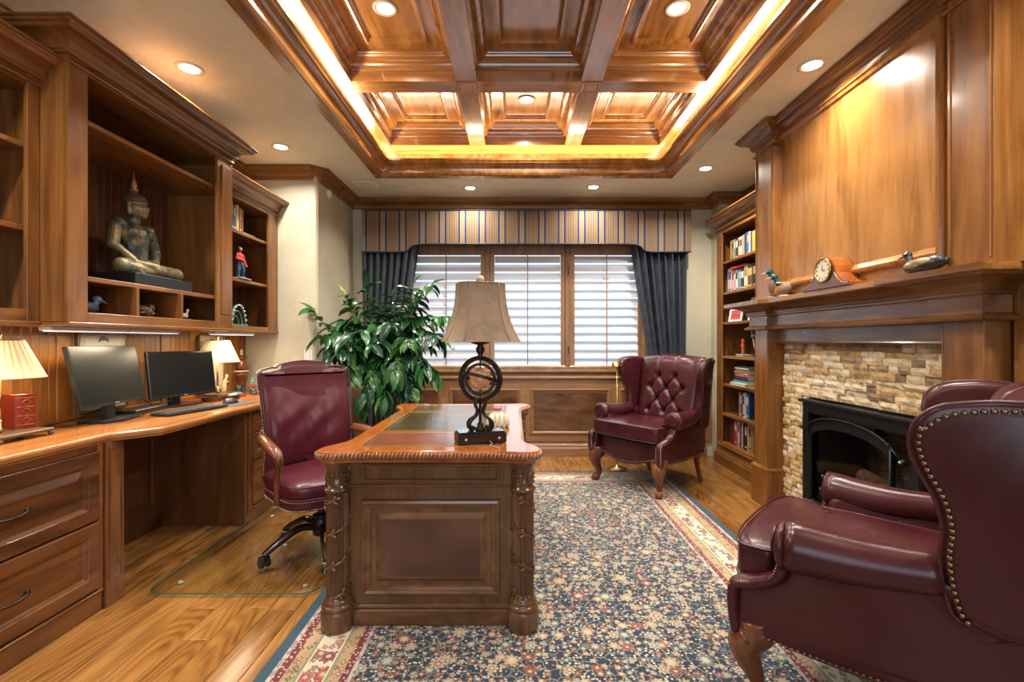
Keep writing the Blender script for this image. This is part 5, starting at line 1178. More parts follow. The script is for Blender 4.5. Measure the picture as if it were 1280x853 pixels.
# ------------------------------------------------------------------ armillary lamp on the desk
LX, LY, LZ = -.150, 2.16, .7865
lamp = thing('armillary_lamp', 'bronze table lamp with armillary globe and bell shade on the desk', 'lamp', (LX, LY, LZ), rz=.30, local=True)
mbz = M_BRONZE
MB().box(-.11,.11,-.05,.05,.0,.046,.004).box(-.105,.105,-.045,.045,.045,.052,.004).build('base', plain('black_stone_base',(.015,.013,.013),.18,coat=.5), lamp)
for xx in (-.075, .075): MB().ell((xx,-.051,.022),(.006,.004,.006),10,6).build('stud', M_ALU, lamp)
MB().tube([(0,0,.05),(0,0,.19)], .007, 10).lathe([(.022,.05),(.024,.06),(.012,.07),(.015,.08),(.007,.09)], (0,0,0), 16).build('center_rod', mbz, lamp)
for a in (.5, 2.64, 3.64, 5.78):
    P2 = catmull([(.015,.195),(.026,.17),(.016,.145),(.022,.12),(.050,.10),(.060,.08),(.052,.060),(.038,.060),(.036,.072)], 5, False)
    MB().tube([(r*math.cos(a), r*math.sin(a)*.8, z) for r, z in P2], .0068, 7).build('scroll_leg', mbz, lamp)
GZ = .283
def ringm(r, w, th, M):
    m_ = MB(); vs = []; n = 48
    sec = [(-w/2,-th/2),(w/2,-th/2),(w/2,th/2),(-w/2,th/2)]
    for i in range(n):
        a = 2*PI*i/n
        for (u, v) in sec: vs.append(M @ Vector(((r+v)*math.cos(a), u, (r+v)*math.sin(a)))+Vector((0,0,GZ)))
    fs = [(i*4+k, i*4+(k+1)%4, ((i+1)%n)*4+(k+1)%4, ((i+1)%n)*4+k) for i in range(n) for k in range(4)]
    return m_.add(vs, fs)
I3 = Matrix.Identity(3)
ringm(.094, .016, .020, Matrix.Rotation(-.62,3,'Z')).build('outer_ring', mbz, lamp)
ringm(.066, .012, .013, Matrix.Rotation(-.45,3,'Z')).build('inner_ring', mbz, lamp)
ringm(.082, .014, .006, Matrix.Rotation(.30,3,'Y') @ Matrix.Rotation(PI/2-.16,3,'X')).build('ecliptic_band', mbz, lamp)
gm_, t_, b = nt('antique_globe'); v = coord(t_, False); n1 = N_(t_,'TexNoise',i_Scale=22.0,i_Detail=5.0); t_.links.new(v,n1.inputs['Vector'])
t_.links.new(ramp(t_, n1.outputs[0], [(.42,(.68,.34,.16)),(.5,(.48,.21,.10)),(.62,(.66,.40,.22))]), b.inputs['Base Color']); b.inputs['Roughness'].default_value = .35
MB().ell((0,0,GZ), .048, 28, 18).build('globe', gm_, lamp)
MB().tube([(0,0,GZ-.09),(0,0,GZ+.09)], .003, 6).build('axis_rod', mbz, lamp)
MB().lathe([(.010,.375),(.014,.385),(.010,.393),(.018,.405),(.020,.42),(.012,.432),(.016,.437),(.040,.443),(.042,.448),(.001,.450)], (0,0,0), 24).build('socket_cup', mbz, lamp)
sm, t_, b = nt('parchment_shade'); v = coord(t_, False); n1 = N_(t_,'TexNoise',i_Scale=6.0,i_Detail=7.0,i_Roughness=.7); t_.links.new(v,n1.inputs['Vector'])
t_.links.new(ramp(t_, n1.outputs[0], [(.3,(.10,.068,.042)),(.5,(.20,.14,.088)),(.7,(.29,.20,.13))]), b.inputs['Base Color']); b.inputs['Roughness'].default_value = .75
b.inputs['Emission Color'].default_value = (.9,.45,.25,1); b.inputs['Emission Strength'].default_value = .03
def shp(u, v):
    r = .166-.063*(1-(1-v)**2.3)  # bell flare
    a = 2*PI*u; k = 8; # cut-corner rectangle plan
    c, s_ = math.cos(a), math.sin(a); e = 1/max(abs(c)/1.0, abs(s_)/.80, (abs(c)+abs(s_))/1.42)
    return (r*e*c, r*e*s_, .452+.258*v)
us = []
MB().grid(lambda u, v: shp(u, v), 64, 14, True, False).build('lamp_shade', sm, lamp, mods=lambda o: setattr(o.modifiers.new('s','SOLIDIFY'),'thickness',.003))
sb = plain('shade_piping',(.28,.17,.11),.6)
m_ = MB().tube([shp(k/64,0) for k in range(64)], .0024, 6, True).tube([shp(k/64,1) for k in range(64)], .0024, 6, True)
for a in [math.atan2(.42,1.0), PI/2-math.atan2(.62-.0,.8)]: pass
for ang in (math.atan(.42/1.0), math.atan(.80/.62)):
    for q in (ang, PI-ang, PI+ang, 2*PI-ang): m_.tube([shp(q/(2*PI), v/12) for v in range(13)], .0018, 5)
m_.build('shade_piping', sb, lamp)
MB().lathe([(.004,.70),(.012,.712),(.020,.722),(.019,.735),(.013,.745),(.002,.749)], (0,0,0), 24, 12, .004, (.71,.745)).build('finial', plain('shell_finial',(.45,.30,.19),.4,var=.3), lamp)
MB().ell((0,0,.53), (.028,.028,.04)).build('bulb', plain('lamp_bulb', (1,.9,.7), .4, emit=(1,.75,.42), es=4), lamp)
l = bpy.data.lights.new('lamp_light','POINT'); l.energy = 5; l.color = (1,.74,.45); l.shadow_soft_size = .03; lo = bpy.data.objects.new('lamp_light', l); C.objects.link(lo); lo.parent = lamp; lo.location = (0,0,.53)
MB().tube(catmull([(.03,-.052,.012),(.035,-.075,.004),(.02,-.10,.003),(.03,-.135,.003),(.045,-.165,.003)], 5, False), .0025, 6).build('power_cord', plain('tan_cord',(.35,.24,.14),.5), lamp)
t = thing('stone_paperweight', 'pale carved dome ornament with pink flower behind the desk lamp', 'ornament', (-.085, 2.55, .786)); u = Vector((-.085,2.55,.786))
MB().lathe([(.05,0),(.062,.006),(.064,.02),(.055,.045),(.038,.068),(.016,.08),(.001,.083)], u, 24).build('dome', plain('pale_alabaster',(.48,.42,.27),.35,var=.3,bscale=15), t)
m_ = MB()
for k in range(6): a = k*PI/3; m_.ell(u+Vector((.014*math.cos(a),.014*math.sin(a),.094)), (.011,.008,.008), 8, 6)
m_.build('flower', plain('pink_petal',(.50,.05,.14),.5), t)
t = thing('acrylic_stand', 'clear acrylic pen stand with three upright rods on the desk', 'pen stand', (-.07, 2.40, .786)); u = Vector((-.07,2.40,.786))
MB().box(u.x-.035,u.x+.035,u.y-.025,u.y+.025,u.z,u.z+.012,.003).box(u.x-.030,u.x+.030,u.y-.02,u.y+.02,u.z+.045,u.z+.051,.002).build('base', M_GLASS, t)
for k in (-1,0,1): MB().tube([u+Vector((.022*k,0,.01)), u+Vector((.022*k,0,.095))], [.0045,.0025], 8).build('rod', plain('clear_rod',(.8,.82,.8),.06,trans=.6), t)

# ------------------------------------------------------------------ wing chairs
def carve_leg():
    m_ = MB()
    P = catmull([(0,0,.300),(0,.0,.262),(-.0,-.030,.215),(0,-.028,.17),(0,-.004,.11),(0,.006,.07),(0,-.004,.045),(0,-.016,.030)], 4, False)
    R = catmull([(.062,),(.066,),(.058,),(.046,),(.030,),(.023,),(.023,),(.028,)], 4, False)
    m_.tube(P, [r[0] for r in R], 14); m_.ell((0,-.022,.028), (.032,.036,.028), 14, 10)
    for k in (-.7, 0, .7):
        s_, c = math.sin(k), math.cos(k); m_.tube([(.014*s_,-.01,.060),(.026*s_,-.022-.026*c,.045),(.032*s_,-.022-.036*c,.022),(.030*s_,-.022-.034*c,.006)], [.009,.009,.008,.005], 6)
    for s_ in (-1,1):
        m_.tube([(.05*s_*math.cos(a)*.5+.028*s_, -.036-.018*math.sin(a), .235+.026*math.sin(a)) for a in [k*.55 for k in range(9)]], [.009-.0006*k for k in range(9)], 6)
        m_.tube(catmull([(.040*s_,-.04,.25),(.030*s_,-.07,.215),(.018*s_,-.065,.17),(.006*s_,-.05,.13)],3,False), .006, 6)
    m_.ell((0,-.062,.225), (.014,.018,.036), 8, 6)
    return m_
def wing_chair(label, loc, rz):
    t = thing('wing_chair', label, 'armchair', loc, rz, group=None, local=True)
    lm = wood('leg','Z')
    # seat rail / apron
    def rail(u, v):
        a = 2*PI*u; n = 4.5; c, s_ = math.cos(a), math.sin(a); e = (abs(c)**n+abs(s_)**n)**(-1/n)
        x, y = e*c, e*s_; wx = .345-.05*max(0, y); X = x*wx; Y = -.005+y*.345
        zb = .245-(.030*math.cos(PI*min(1,abs(x))) if y < -.7 else 0)*(1 if y < -.7 else 0)
        return (X, Y, zb+(.405-zb)*v)
    MB().grid(rail, 96, 8, True).build('apron', M_LEA, t)
    MB().box(-.27,.27,-.30,.30,.25,.41).build('seat_deck', plain('black_dust_cloth',(.02,.01,.01),.9), t)
    # side panels with concave front
    so = catmull([(-.355,.265),(0,.258),(.30,.262),(.325,.30),(.345,.48),(.335,.60),(.10,.59),(-.10,.585),(-.175,.565),(-.20,.52),(-.225,.475),(-.29,.435),(-.352,.415),(-.362,.34)], 4)
    for s_ in (-1, 1):
        mp = lambda a, b_, q, s_=s_: (s_*(.335-.045*max(0,(a+.05)/.4)+.025*max(0,(b_-.42)/.18))+q*s_, a, b_)
        MB().puff(so, mp, .066, .028).build('side_panel', M_LEA, t)
        # rolled arm with scroll front
        n = 14; pts = []; rr = []
        for k in range(n+1):
            f = k/n; pts.append((s_*(.376-.042*f-.008*math.sin(f*PI)), -.215+.37*f, .590-.012*math.sin(f*PI)+.01*f)); rr.append(.079-.022*f+(.0 if k else -.004))
        ar = MB().tube(pts, rr, 20)
        ar.ell((s_*.382,-.215,.590), (.076,.024,.076), 20, 8)
        ar.build('arm', M_LEA, t)
        MB().puff(catmull([(-.20,.44),(.24,.44),(.26,.58),(.1,.60),(-.10,.60),(-.19,.585),(-.21,.52)],4), lambda a,b_,q,s_=s_: (s_*(.305+.03*(b_-.44)/.15)+q*s_,a,b_), .085, .03).build('inner_arm', M_LEA, t)
        m_ = MB()
        sp = [(s_*(.382)+s_*.0+(.056-.004*k)*math.cos(PI/2-s_*(-.2+k*.42))*1, -.237-.0006*k, .590+(.056-.004*k)*math.sin(PI/2-s_*(-.2+k*.42))) for k in range(13)]
        m_.tube(sp, .0045, 6); m_.build('scroll_welt', M_PIPE, t)
        # front facing strip following the concave edge
        fp_ = catmull([(.352,-.352,.26),(.356,-.362,.36),(.354,-.352,.415),(.362,-.290,.440),(.368,-.225,.48),(.376,-.205,.53)], 5, False)
        m_ = MB(); m_.tube([(s_*x, y-.012, z) for x,y,z in fp_], .033, 10, flat=.6, up=(0,1,0)); m_.build('front_facing', M_LEA, t)
        ln = MB(); 
        for off in (-.022, .022): ln.nails([(s_*(x+off), y-.026, z) for x,y,z in fp_], .011, .0036, (0,-1,.2))
        ln.nails(sp, .011, .0035, (0,-1,0)); ln.build('front_nails', M_NAILS, t, kind='stuff')
        # wings
        wo = catmull([(.20,.50),(.165,.55),(.150,.66),(.155,.74),(.14,.82),(.105,.90),(.09,.965),(.105,1.025),(.145,1.062),(.20,1.076),(.27,1.082),(.345,1.075),(.385,1.04),(.375,.90),(.355,.75),(.330,.50)], 4)
        def wmap(a, b_, q, s_=s_):
            up_ = max(0, (b_-.60)/.46); fr = max(0, (.36-a)/.36)
            return (s_*(.338+.018*up_+.085*up_*fr+.015*fr)+q*s_, a, b_)
        MB().puff(wo, wmap, .060, .03).build('wing', M_LEA, t)
        e_ = [wo[i] for i in range(0, 49)]
        m_ = MB(); edge = [Vector(wmap(a, b_, .030)) for a, b_ in e_]
        e_in = [Vector(wmap(a+.020 if a<.3 else a, b_-(.022 if b_>1.02 else 0), .0325)) for a, b_ in e_]
        m_.tube(edge, .005, 6).build('wing_piping', M_PIPE, t)
        MB().nails(e_in[1:], .0185, .0078, (s_,0,0)).build('wing_nails', M_NAIL, t, kind='stuff')
        # lower side nails + legs
        MB().nails([(s_*.367,-.345,.268),(s_*.364,-.2,.262),(s_*.352,.0,.260),(s_*.328,.29,.262)], .0165, .0062, (s_,0,0)).build('side_nails', M_NAIL, t, kind='stuff')
    def frontn(x): return (x, -.353+.0*x, .262-.030*math.cos(PI*min(1,abs(x)/.345)))
    MB().nails([frontn(-.33+.66*k/30) for k in range(31)], .0115, .0036, (0,-1,0)).build('apron_nails', M_NAILS, t, kind='stuff')
    # cushion (T shaped)
    co = catmull([(-.26,-.20),(-.272,-.24),(-.325,-.262),(-.335,-.30),(-.325,-.365),(-.20,-.395),(0,-.402),(.20,-.395),(.325,-.365),(.335,-.30),(.325,-.262),(.272,-.24),(.26,-.20),(.262,.10),(.24,.22),(0,.225),(-.24,.22),(-.262,.10)], 3)
    def cmap(a, b_, q):
        dome = .022*max(0,1-(a/.34)**2)*max(0,1-((b_+.09)/.33)**2); return (a, b_, .474+q+(dome if q > 0 else 0)+.012*max(0,-b_/.4))
    n = len(co); m_ = MB(); L = [(.30,-.5),(.03,-.47),(.004,-.38),(0,-.2),(0,.2),(.004,.36),(.02,.44),(.06,.49),(.12,.5),(.2,.5),(.3,.5)]; vs = []
    cc = Vector((0,-.08))
    for (e, tq) in L:
        for a, b_ in co: w = Vector((a,b_)); w2 = w+(cc-w)*min(1, e*1.6 if e>.05 else e); vs.append(cmap(w2.x, w2.y, tq*.125))
    fs = [(k*n+i,k*n+(i+1)%n,(k+1)*n+(i+1)%n,(k+1)*n+i) for k in range(len(L)-1) for i in range(n)]+[tuple(range(n)), tuple(range((len(L)-1)*n,len(L)*n))]
    m_.add(vs, fs, True); cu = m_.build('seat_cushion', M_LEA, t)
    MB().tube([cmap(a, b_-.002, .056) for a, b_ in co], .004, 6, True).tube([cmap(a, b_-.002, -.053) for a, b_ in co], .004, 6, True).build('cushion_piping', M_PIPE, cu)
    # tufted inner back
    bt = []
    for r, zz in enumerate((.60,.705,.81,.915)):
        xs_ = (-.165,0,.165) if r % 2 == 0 else (-.085,.085)
        for x in xs_: bt.append((x, zz))
    bt = [b_ for b_ in bt]
    def bx(u, v):
        w = .285+.035*v; x = (u*2-1)*w; z = .47+.60*v+.030*v*math.cos(x/w*PI/2)
        y = .235+.115*v
        prof = (1-abs(u*2-1)**5)*(1-abs(v*2-1)**8); h = .072*prof**.6
        dm = min(math.hypot(x-p, (z-q)) for p, q in bt)
        ds = 0
        h -= .046*math.exp(-(dm/.026)**2)*(prof > .1)
        for (p, q) in bt:
            for (p2, q2) in bt:
                if 0 < q2-q < .13 and abs(p2-p) < .1:
                    A = Vector((p,q)); B = Vector((p2,q2)); W_ = Vector((x,z)); f = max(0,min(1,(W_-A).dot(B-A)/(B-A).length_squared)); d = (W_-(A+(B-A)*f)).length; ds = max(ds, math.exp(-(d/.011)**2))
        if z > .915:
            for (p, q) in bt:
                if abs(q-.915) < .01: ds = max(ds, math.exp(-((x-p-(z-q)*p*.6)/.011)**2)*.7)
        h -= .020*ds*(1 if prof > .05 else 0)
        return (x, y-h, z)
    ib = MB().grid(bx, 70, 76).build('inner_back', M_LEA, t, mods=lambda o: (setattr(o.modifiers.new('s','SOLIDIFY'),'thickness',.01)))
    m_ = MB()
    for p, q in bt: v = (q-.47)/.615; m_.ell((p, .235+.115*v-.030, q), (.012,.007,.012), 10, 6)
    m_.build('tuft_button', M_LEA, ib)
    # outer back + top roll
    bo = catmull([(-.285,.26),(-.30,.50),(-.335,.85),(-.352,1.03),(-.31,1.075),(-.18,1.092),(0,1.105),(.18,1.092),(.31,1.075),(.352,1.03),(.335,.85),(.30,.50),(.285,.26),(0,.255)], 4)
    MB().puff(bo, lambda a, b_, q: (a, .335+.085*(b_-.26)/.84+q+.012*math.cos(a/.33*PI/2), b_), .075, .03).build('outer_back', M_LEA, t)
    for (x, y) in ((-.315,-.315),(.315,-.315)):
        m_ = carve_leg(); m_.xf(Matrix.Translation((x,y,0)) @ Matrix.Rotation(math.copysign(.5,x),4,'Z')); m_.build('front_leg', lm, t)
    for (x, y) in ((-.26,.30),(.26,.30)): MB().tube(catmull([(x,y,.27),(x,y+.01,.18),(x*1.02,y+.03,.09),(x*1.04,y+.06,-.011)],3,False), [.028-.0012*k for k in range(10)], 4, smooth=False).build('rear_leg', lm, t)
    return t
far = wing_chair('oxblood tufted leather wing chair by the window, facing the room', (1.195, 4.205, .011), math.atan2(-.617,-.787)+PI/2)
near = copy_tree(far); near.location = (1.262, 1.642, .011); near.rotation_euler.z = math.atan2(.67,-.74)+PI/2
near['label'] = 'oxblood leather wing chair in right foreground, seen from behind with brass nail trim'
for c_ in near.children:
    if c_.name.startswith('front_leg') or c_.name.startswith('rear_leg'): pass
for ch_ in (far,):
    for c_ in ch_.children: pass

# ------------------------------------------------------------------ executive swivel chair
oc = thing('desk_chair', 'burgundy leather swivel desk chair with wooden arms between counter and desk', 'chair', (-1.12, 2.80, .018), math.atan2(-.73,.68)+PI/2, local=True)
bo = catmull([(-.235,.42),(-.25,.60),(-.262,.85),(-.268,1.0),(-.258,1.045),(-.20,1.062),(-.165,1.062),(-.13,1.082),(0,1.098),(.13,1.082),(.165,1.062),(.20,1.062),(.258,1.045),(.268,1.0),(.262,.85),(.25,.60),(.235,.42),(0,.41)], 4)
bmap = lambda a, b_, q: (a, .235+.10*(b_-.45)/.6-.05*(abs(a)/.26)**2*1.0+q-.03*math.sin(max(0,min(1,(b_-.45)/.5))*PI), b_)
MB().puff(bo, bmap, .085, .04).build('backrest', M_LEA2, oc)
m_ = MB()
def bgrid(u, v):
    x = (u*2-1)*.222; z = .46+.60*v; x *= (1+.05*v); p = (1-abs(u*2-1)**4)*math.sin(PI*min(.5,max(0,v*3)))*math.sin(PI*min(.5,max(0,(1-v)*2.2)))
    wr = .006*math.sin(x*55+z*9)*math.exp(-((z-.66)/.13)**2)+.004*math.sin(x*30-z*34)*math.exp(-((z-.74)/.12)**2)
    q = Vector(bmap(x, z, -.034)); return (q.x, q.y-.040*p-wr*p, q.z)
m_.grid(bgrid, 40, 50).build('back_cushion', M_LEA2, oc)
MB().tube([bmap(a, b_, -.044) for a, b_ in bo], .005, 6, True).build('back_piping', M_PIPE, oc)
MB().nails([bmap(a*1.012, b_, .0) for a, b_ in bo]+[bmap(bo[0][0]*1.012, bo[0][1], 0)], .014, .0048, lambda p: Vector((p.x, 0, p.z-.76))).build('back_nails', M_NAILS, oc, kind='stuff')
m_ = MB()
MB().puff([(a*.998,b_) for a,b_ in bo if b_ > 1.03 and a < -.12] + [(-.14,1.045),(-.2,1.03)], lambda a,b_,q: bmap(a,b_,q), .092, .006).build('worn_corner', plain('worn_cream_patch',(.48,.40,.30),.6,var=.3), oc, label='pale worn leather at the top left corner')
so = catmull([(-.24,.20),(-.262,0),(-.262,-.16),(-.22,-.25),(-.10,-.285),(0,-.29),(.10,-.285),(.22,-.25),(.262,-.16),(.262,0),(.24,.20),(0,.215)], 4)
def seat_layers(L, dome):
    m_ = MB(); n = len(so); vs = []
    for (e, z) in L:
        for a, b_ in so:
            w = Vector((a,b_)); k = 1-e; x, y = w.x*k, w.y*k+.0; vs.append((x, y, z+dome*(max(0,1-(x/.27)**2-(y/.3)**2) if z > .44 else 0)))
    n_ = len(L); fs = [(k*n+i,k*n+(i+1)%n,(k+1)*n+(i+1)%n,(k+1)*n+i) for k in range(n_-1) for i in range(n)]+[tuple(range(n)), tuple(range((n_-1)*n,n_*n))]
    return m_.add(vs, fs, True)
seat_layers([(.25,.325),(.06,.33),(.02,.335),(.0,.35),(.0,.385),(.012,.395),(.0,.402),(-.015,.415),(-.02,.435),(-.012,.455),(.02,.47),(.08,.478),(.2,.48),(.4,.48),(.7,.48)], .022).build('seat', M_LEA2, oc)
MB().tube([(a*1.015,b_*1.015,.398) for a, b_ in so], .0045, 6, True).tube([(a*.99,b_*.99,.462) for a,b_ in so], .0045, 6, True).build('seat_piping', M_PIPE, oc)
for z in (.386, .342): MB().nails([(a*1.004,b_*1.004,z) for a, b_ in so]+[(so[0][0]*1.004,so[0][1]*1.004,z)], .013, .0045, lambda p: Vector((p.x,p.y,0))).build('seat_nails', M_NAILS, oc, kind='stuff')
for s_ in (-1, 1):
    P = catmull([(s_*.258,.235,.655),(s_*.275,.15,.665),(s_*.292,.02,.662),(s_*.298,-.10,.650),(s_*.296,-.175,.635),(s_*.292,-.195,.600),(s_*.285,-.165,.565),(s_*.28,-.13,.50),(s_*.277,-.115,.42),(s_*.27,-.11,.36)], 5, False)
    R = catmull([(.020,),(.028,),(.031,),(.030,),(.027,),(.021,),(.018,),(.017,),(.018,),(.020,)], 5, False)
    ar = MB().tube(P, [r[0] for r in R], 12, up=(1,0,0)).ell((s_*.296,-.185,.625),(.026,.026,.024)).build('armrest', wood('leg','Y'), oc)
    MB().nails([(s_*.262+.03*math.cos(a)*0, .205+.04*math.cos(a), .665+.045*math.sin(a)) for a in [2*PI*k/16 for k in range(17)]], .012, .0045, (s_,0,0)).build('arm_nails', M_NAILS, oc, kind='stuff')
MB().box(-.14,.14,-.12,.14,.305,.33,.006).tube([(0,0,.16),(0,0,.31)], .022, 16).lathe([(.045,.10),(.05,.12),(.048,.17),(.034,.185),(.034,.20),(.05,.205),(.05,.215),(.03,.225)], (0,0,0), 20).build('gas_column', M_BLACK, oc)
for k in range(5):
    a = PI/2+2*PI*k/5+.35; c, s_ = math.cos(a), math.sin(a)
    P = catmull([(.03*c,.03*s_,.145),(.12*c,.12*s_,.165),(.22*c,.22*s_,.125),(.29*c,.29*s_,.085),(.315*c,.315*s_,.068)], 4, False)
    MB().tube(P, [.030-.0007*i for i in range(len(P))], 10, up=(0,0,1), flat=.75).build('base_arm', wood('dark','X'), oc)
    T = Matrix.Translation((.312*c,.312*s_,.032)) @ Matrix.Rotation(a+.7+k, 4, 'Z')
    m_ = MB()
    for off in (-.017, .017):
        w = MB().lathe([(.001,-.009),(.025,-.009),(.029,-.006),(.029,.006),(.025,.009),(.001,.009)], (0,0,0), 18); w.xf(Matrix.Translation((0,off,0)) @ Matrix.Rotation(PI/2,4,'X')); m_.add(w.v, w.f)
    m_.box(-.02,.02,-.028,.028,.02,.032,.006).tube([(0,0,.0),(0,0,.05)], .006, 8); m_.xf(T); m_.build('caster', M_BLACK, oc)

# ------------------------------------------------------------------ brass pharmacy lamp behind the far wing chair
t = thing('brass_floor_lamp', 'slim brass pharmacy floor lamp standing behind the far wing chair', 'lamp', (1.005, 4.66, 0)); u = Vector((1.005,4.66,0))
MB().lathe([(.001,.0),(.095,.0),(.098,.006),(.08,.014),(.02,.022),(.012,.04),(.001,.045)], u, 32).build('base', M_BRASS, t)
MB().tube([u+Vector((0,0,.03)), u+Vector((0,0,.98))], .0045, 10).ell(u+Vector((0,0,.60)),.009).build('pole', M_BRASS, t)
MB().tube([u+Vector((0,0,.97)), u+Vector((-.0,-.02,1.00)), u+Vector((-.01,-.06,1.02))], .005, 8).build('arm', M_BRASS, t)
MB().grid(lambda a, b_: (u.x-.055+.075*b_, u.y-.06-.040*math.cos(PI*a), .985+.055*math.sin(PI*a)), 16, 2).build('lamp_shade', M_BRASS, t, mods=lambda o: setattr(o.modifiers.new('s','SOLIDIFY'),'thickness',.003))

# ------------------------------------------------------------------ curtains and valance
cm, t_, b = nt('slate_curtain'); v = coord(t_, False, (1,1,1)); ck = N_(t_,'TexChecker',i_Scale=1.0); mp = N_(t_,'Mapping'); mp.inputs['Rotation'].default_value = (0,PI/4,0); mp.inputs['Scale'].default_value = (70,70,70); t_.links.new(v, mp.inputs[0]); t_.links.new(mp.outputs[0], ck.inputs['Vector'])
ck.inputs['Color1'].default_value = (.007,.010,.020,1); ck.inputs['Color2'].default_value = (.030,.040,.060,1); t_.links.new(ck.outputs[0], b.inputs['Base Color']); b.inputs['Roughness'].default_value = .55; b.inputs['Sheen Weight'].default_value = .12
def curtain(label, outer, mir, tie_x0, tie_x1):
    """outer: x of the wall side edge; mir +1 for the right-hand one"""
    t = thing('curtain', label, 'curtain', (outer, 5.05, 0))
    nf = 8
    def f(u, v):
        z = .03+2.30*(1-v)         # v 0 top
        # inner edge pulled in toward the tie at z ~ 1.02
        k = (2.33-z)/(2.33-1.02) if z > 1.02 else 1-.55*min(1,(1.02-z)/.7)
        k = max(0, k); kk = k**1.15 if z > 1.02 else k
        inner_top = outer-mir*.60; inner = inner_top+(tie_x0-inner_top)*kk; o_ = outer-mir*(.02*kk)
        x = o_+(inner-o_)*u; am = .045*(1-.45*kk); ph = 2*PI*nf*u
        return (x+.012*math.sin(ph*2), 5.055+am*math.cos(ph)+.015*math.sin(ph*.5+z), z)
    MB().grid(f, 150, 50).build('cloth', cm, t, mods=lambda o: setattr(o.modifiers.new('s','SOLIDIFY'),'thickness',.003))
    MB().tube([(outer-mir*.0, 5.12, 1.05),(outer-mir*.1,4.985,1.0),(tie_x0-mir*.0,5.0,.985),(tie_x0-mir*.02,5.12,1.01)], .016, 10).build('tieback', plain('navy_cord',(.02,.03,.06),.6), t)
curtain('dark slate patterned curtain tied back at right of the window', 1.84, 1, 1.44, 0)
curtain('dark slate patterned curtain at left of the window behind the plant', -1.60, -1, -1.20, 0)
vm, t_, b = nt('striped_valance_fabric'); tc = N_(t_,'TexCoord'); s_ = N_(t_,'SeparateXYZ'); t_.links.new(tc.outputs['Object'], s_.inputs[0])
fr = math_(t_, 'FRACT', math_(t_, 'DIVIDE', math_(t_, 'ADD', s_.outputs[0], 20*.2066-.133+.0155), .2066))
nv = (.008,.014,.075); ta = (.215,.148,.080); pk = (.165,.095,.048); pa = (.33,.275,.175)
cc = ramp(t_, fr, [(0,nv),(.10,pa),(.12,ta),(.30,pa),(.315,nv),(.415,ta),(.44,pk),(.50,ta),(.53,(.075,.032,.028)),(.55,pk),(.62,ta),(.65,(.075,.032,.028)),(.67,pk),(.74,ta),(.77,(.075,.032,.028)),(.79,pk),(.86,ta),(.89,pk),(.96,ta)], True)
t_.links.new(cc, b.inputs['Base Color']); b.inputs['Roughness'].default_value = .7
t = thing('valance', 'long tan and navy striped fabric valance box above the window', 'valance', (.133, 5.0, 2.2))
VX0, VX1, VY = -1.577, 1.845, 4.985
oln = [(VX0,2.60),(VX0,2.165),(-1.19,2.165),(-1.12,2.172),(-1.085,2.195),(-1.06,2.225),(-1.00,2.243),(-.93,2.248),(1.19,2.248),(1.26,2.243),(1.32,2.225),(1.345,2.195),(1.38,2.172),(1.45,2.165),(VX1,2.165),(VX1,2.60)]
MB().extr(oln, lambda a, b_, q: (a, q, b_), VY, VY+.025).build('front_panel', vm, t)
MB().box(VX0,VX0+.02,VY+.025,YB-.003,2.165,2.60).box(VX1-.02,VX1,VY+.025,YB-.003,2.165,2.60).box(VX0,VX1,VY+.025,YB-.003,2.58,2.60).build('return_board', vm, t)
m_ = MB().tube([(a, VY-.003, b_) for a, b_ in oln[1:-1]], .007, 8).tube([(VX0,VY-.002,2.598),(VX1,VY-.002,2.598)], .005, 8); m_.build('welt_cord', plain('navy_cord',(.02,.03,.06),.6), t)

# ------------------------------------------------------------------ tall leafy plant
pl = thing('potted_plant', 'tall bushy green plant with drooping glossy leaflets behind the desk', 'plant', (-1.10, 4.28, 0))
random.seed(5)
MB().lathe([(.001,0),(.15,0),(.16,.02),(.19,.30),(.20,.38),(.21,.40),(.21,.43),(.19,.43),(.18,.38),(.001,.38)], (-1.10,4.28,0), 32).build('pot', plain('dark_planter',(.02,.022,.028),.35), pl)
MB().lathe([(.001,.37),(.178,.385),(.178,.392),(.001,.40)], (-1.10,4.28,0), 24).build('soil', plain('soil',(.03,.018,.01),.95,var=.5,bs=1), pl)
lf, t_, b = nt('glossy_leaf'); oi = N_(t_,'ObjectInfo'); v = coord(t_, True); n1 = N_(t_,'TexNoise',i_Scale=6.0); t_.links.new(v,n1.inputs['Vector'])
f = math_(t_, 'ADD', math_(t_, 'MULTIPLY', oi.outputs['Random'], .8), math_(t_, 'MULTIPLY', n1.outputs[0], .25))
t_.links.new(ramp(t_, f, [(.05,(.005,.030,.020)),(.35,(.010,.055,.025)),(.6,(.018,.085,.026)),(.85,(.04,.15,.028)),(1,(.10,.24,.035))]), b.inputs['Base Color'])
b.inputs['Roughness'].default_value = .28; b.inputs['Coat Weight'].default_value = .3; b.inputs['Transmission Weight'].default_value = .0
ly = plain('young_leaf', (.22,.36,.03), .4, var=.3)
def leaf_mb(L, W, curl):
    m_ = MB(); vs = []; n = 6
    for i in range(n+1):
        f = i/n; w = W*math.sin(PI*min(1,f*.93+.05))**.75*(1-.25*f); z = -curl*f*f*L
        for k in (-1,-.5,0,.5,1): vs.append((f*L, k*w/2, z+abs(k)*w*.22-(.004*math.sin(f*9+k*3) if abs(k)==1 else 0)))
    fs = [(i*5+k,i*5+k+1,(i+1)*5+k+1,(i+1)*5+k) for i in range(n) for k in range(4)]
    return m_.add(vs, fs, True)
LB = []
for (L, W, cu) in ((.12,.066,.35),(.15,.078,.5),(.10,.06,.2)):
    o = leaf_mb(L, W, cu).build('leaf', lf, pl, raw=True); LB.append(o)
LY_ = leaf_mb(.10,.036,.2).build('leaf', ly, pl, raw=True, label='young yellow-green leaf')
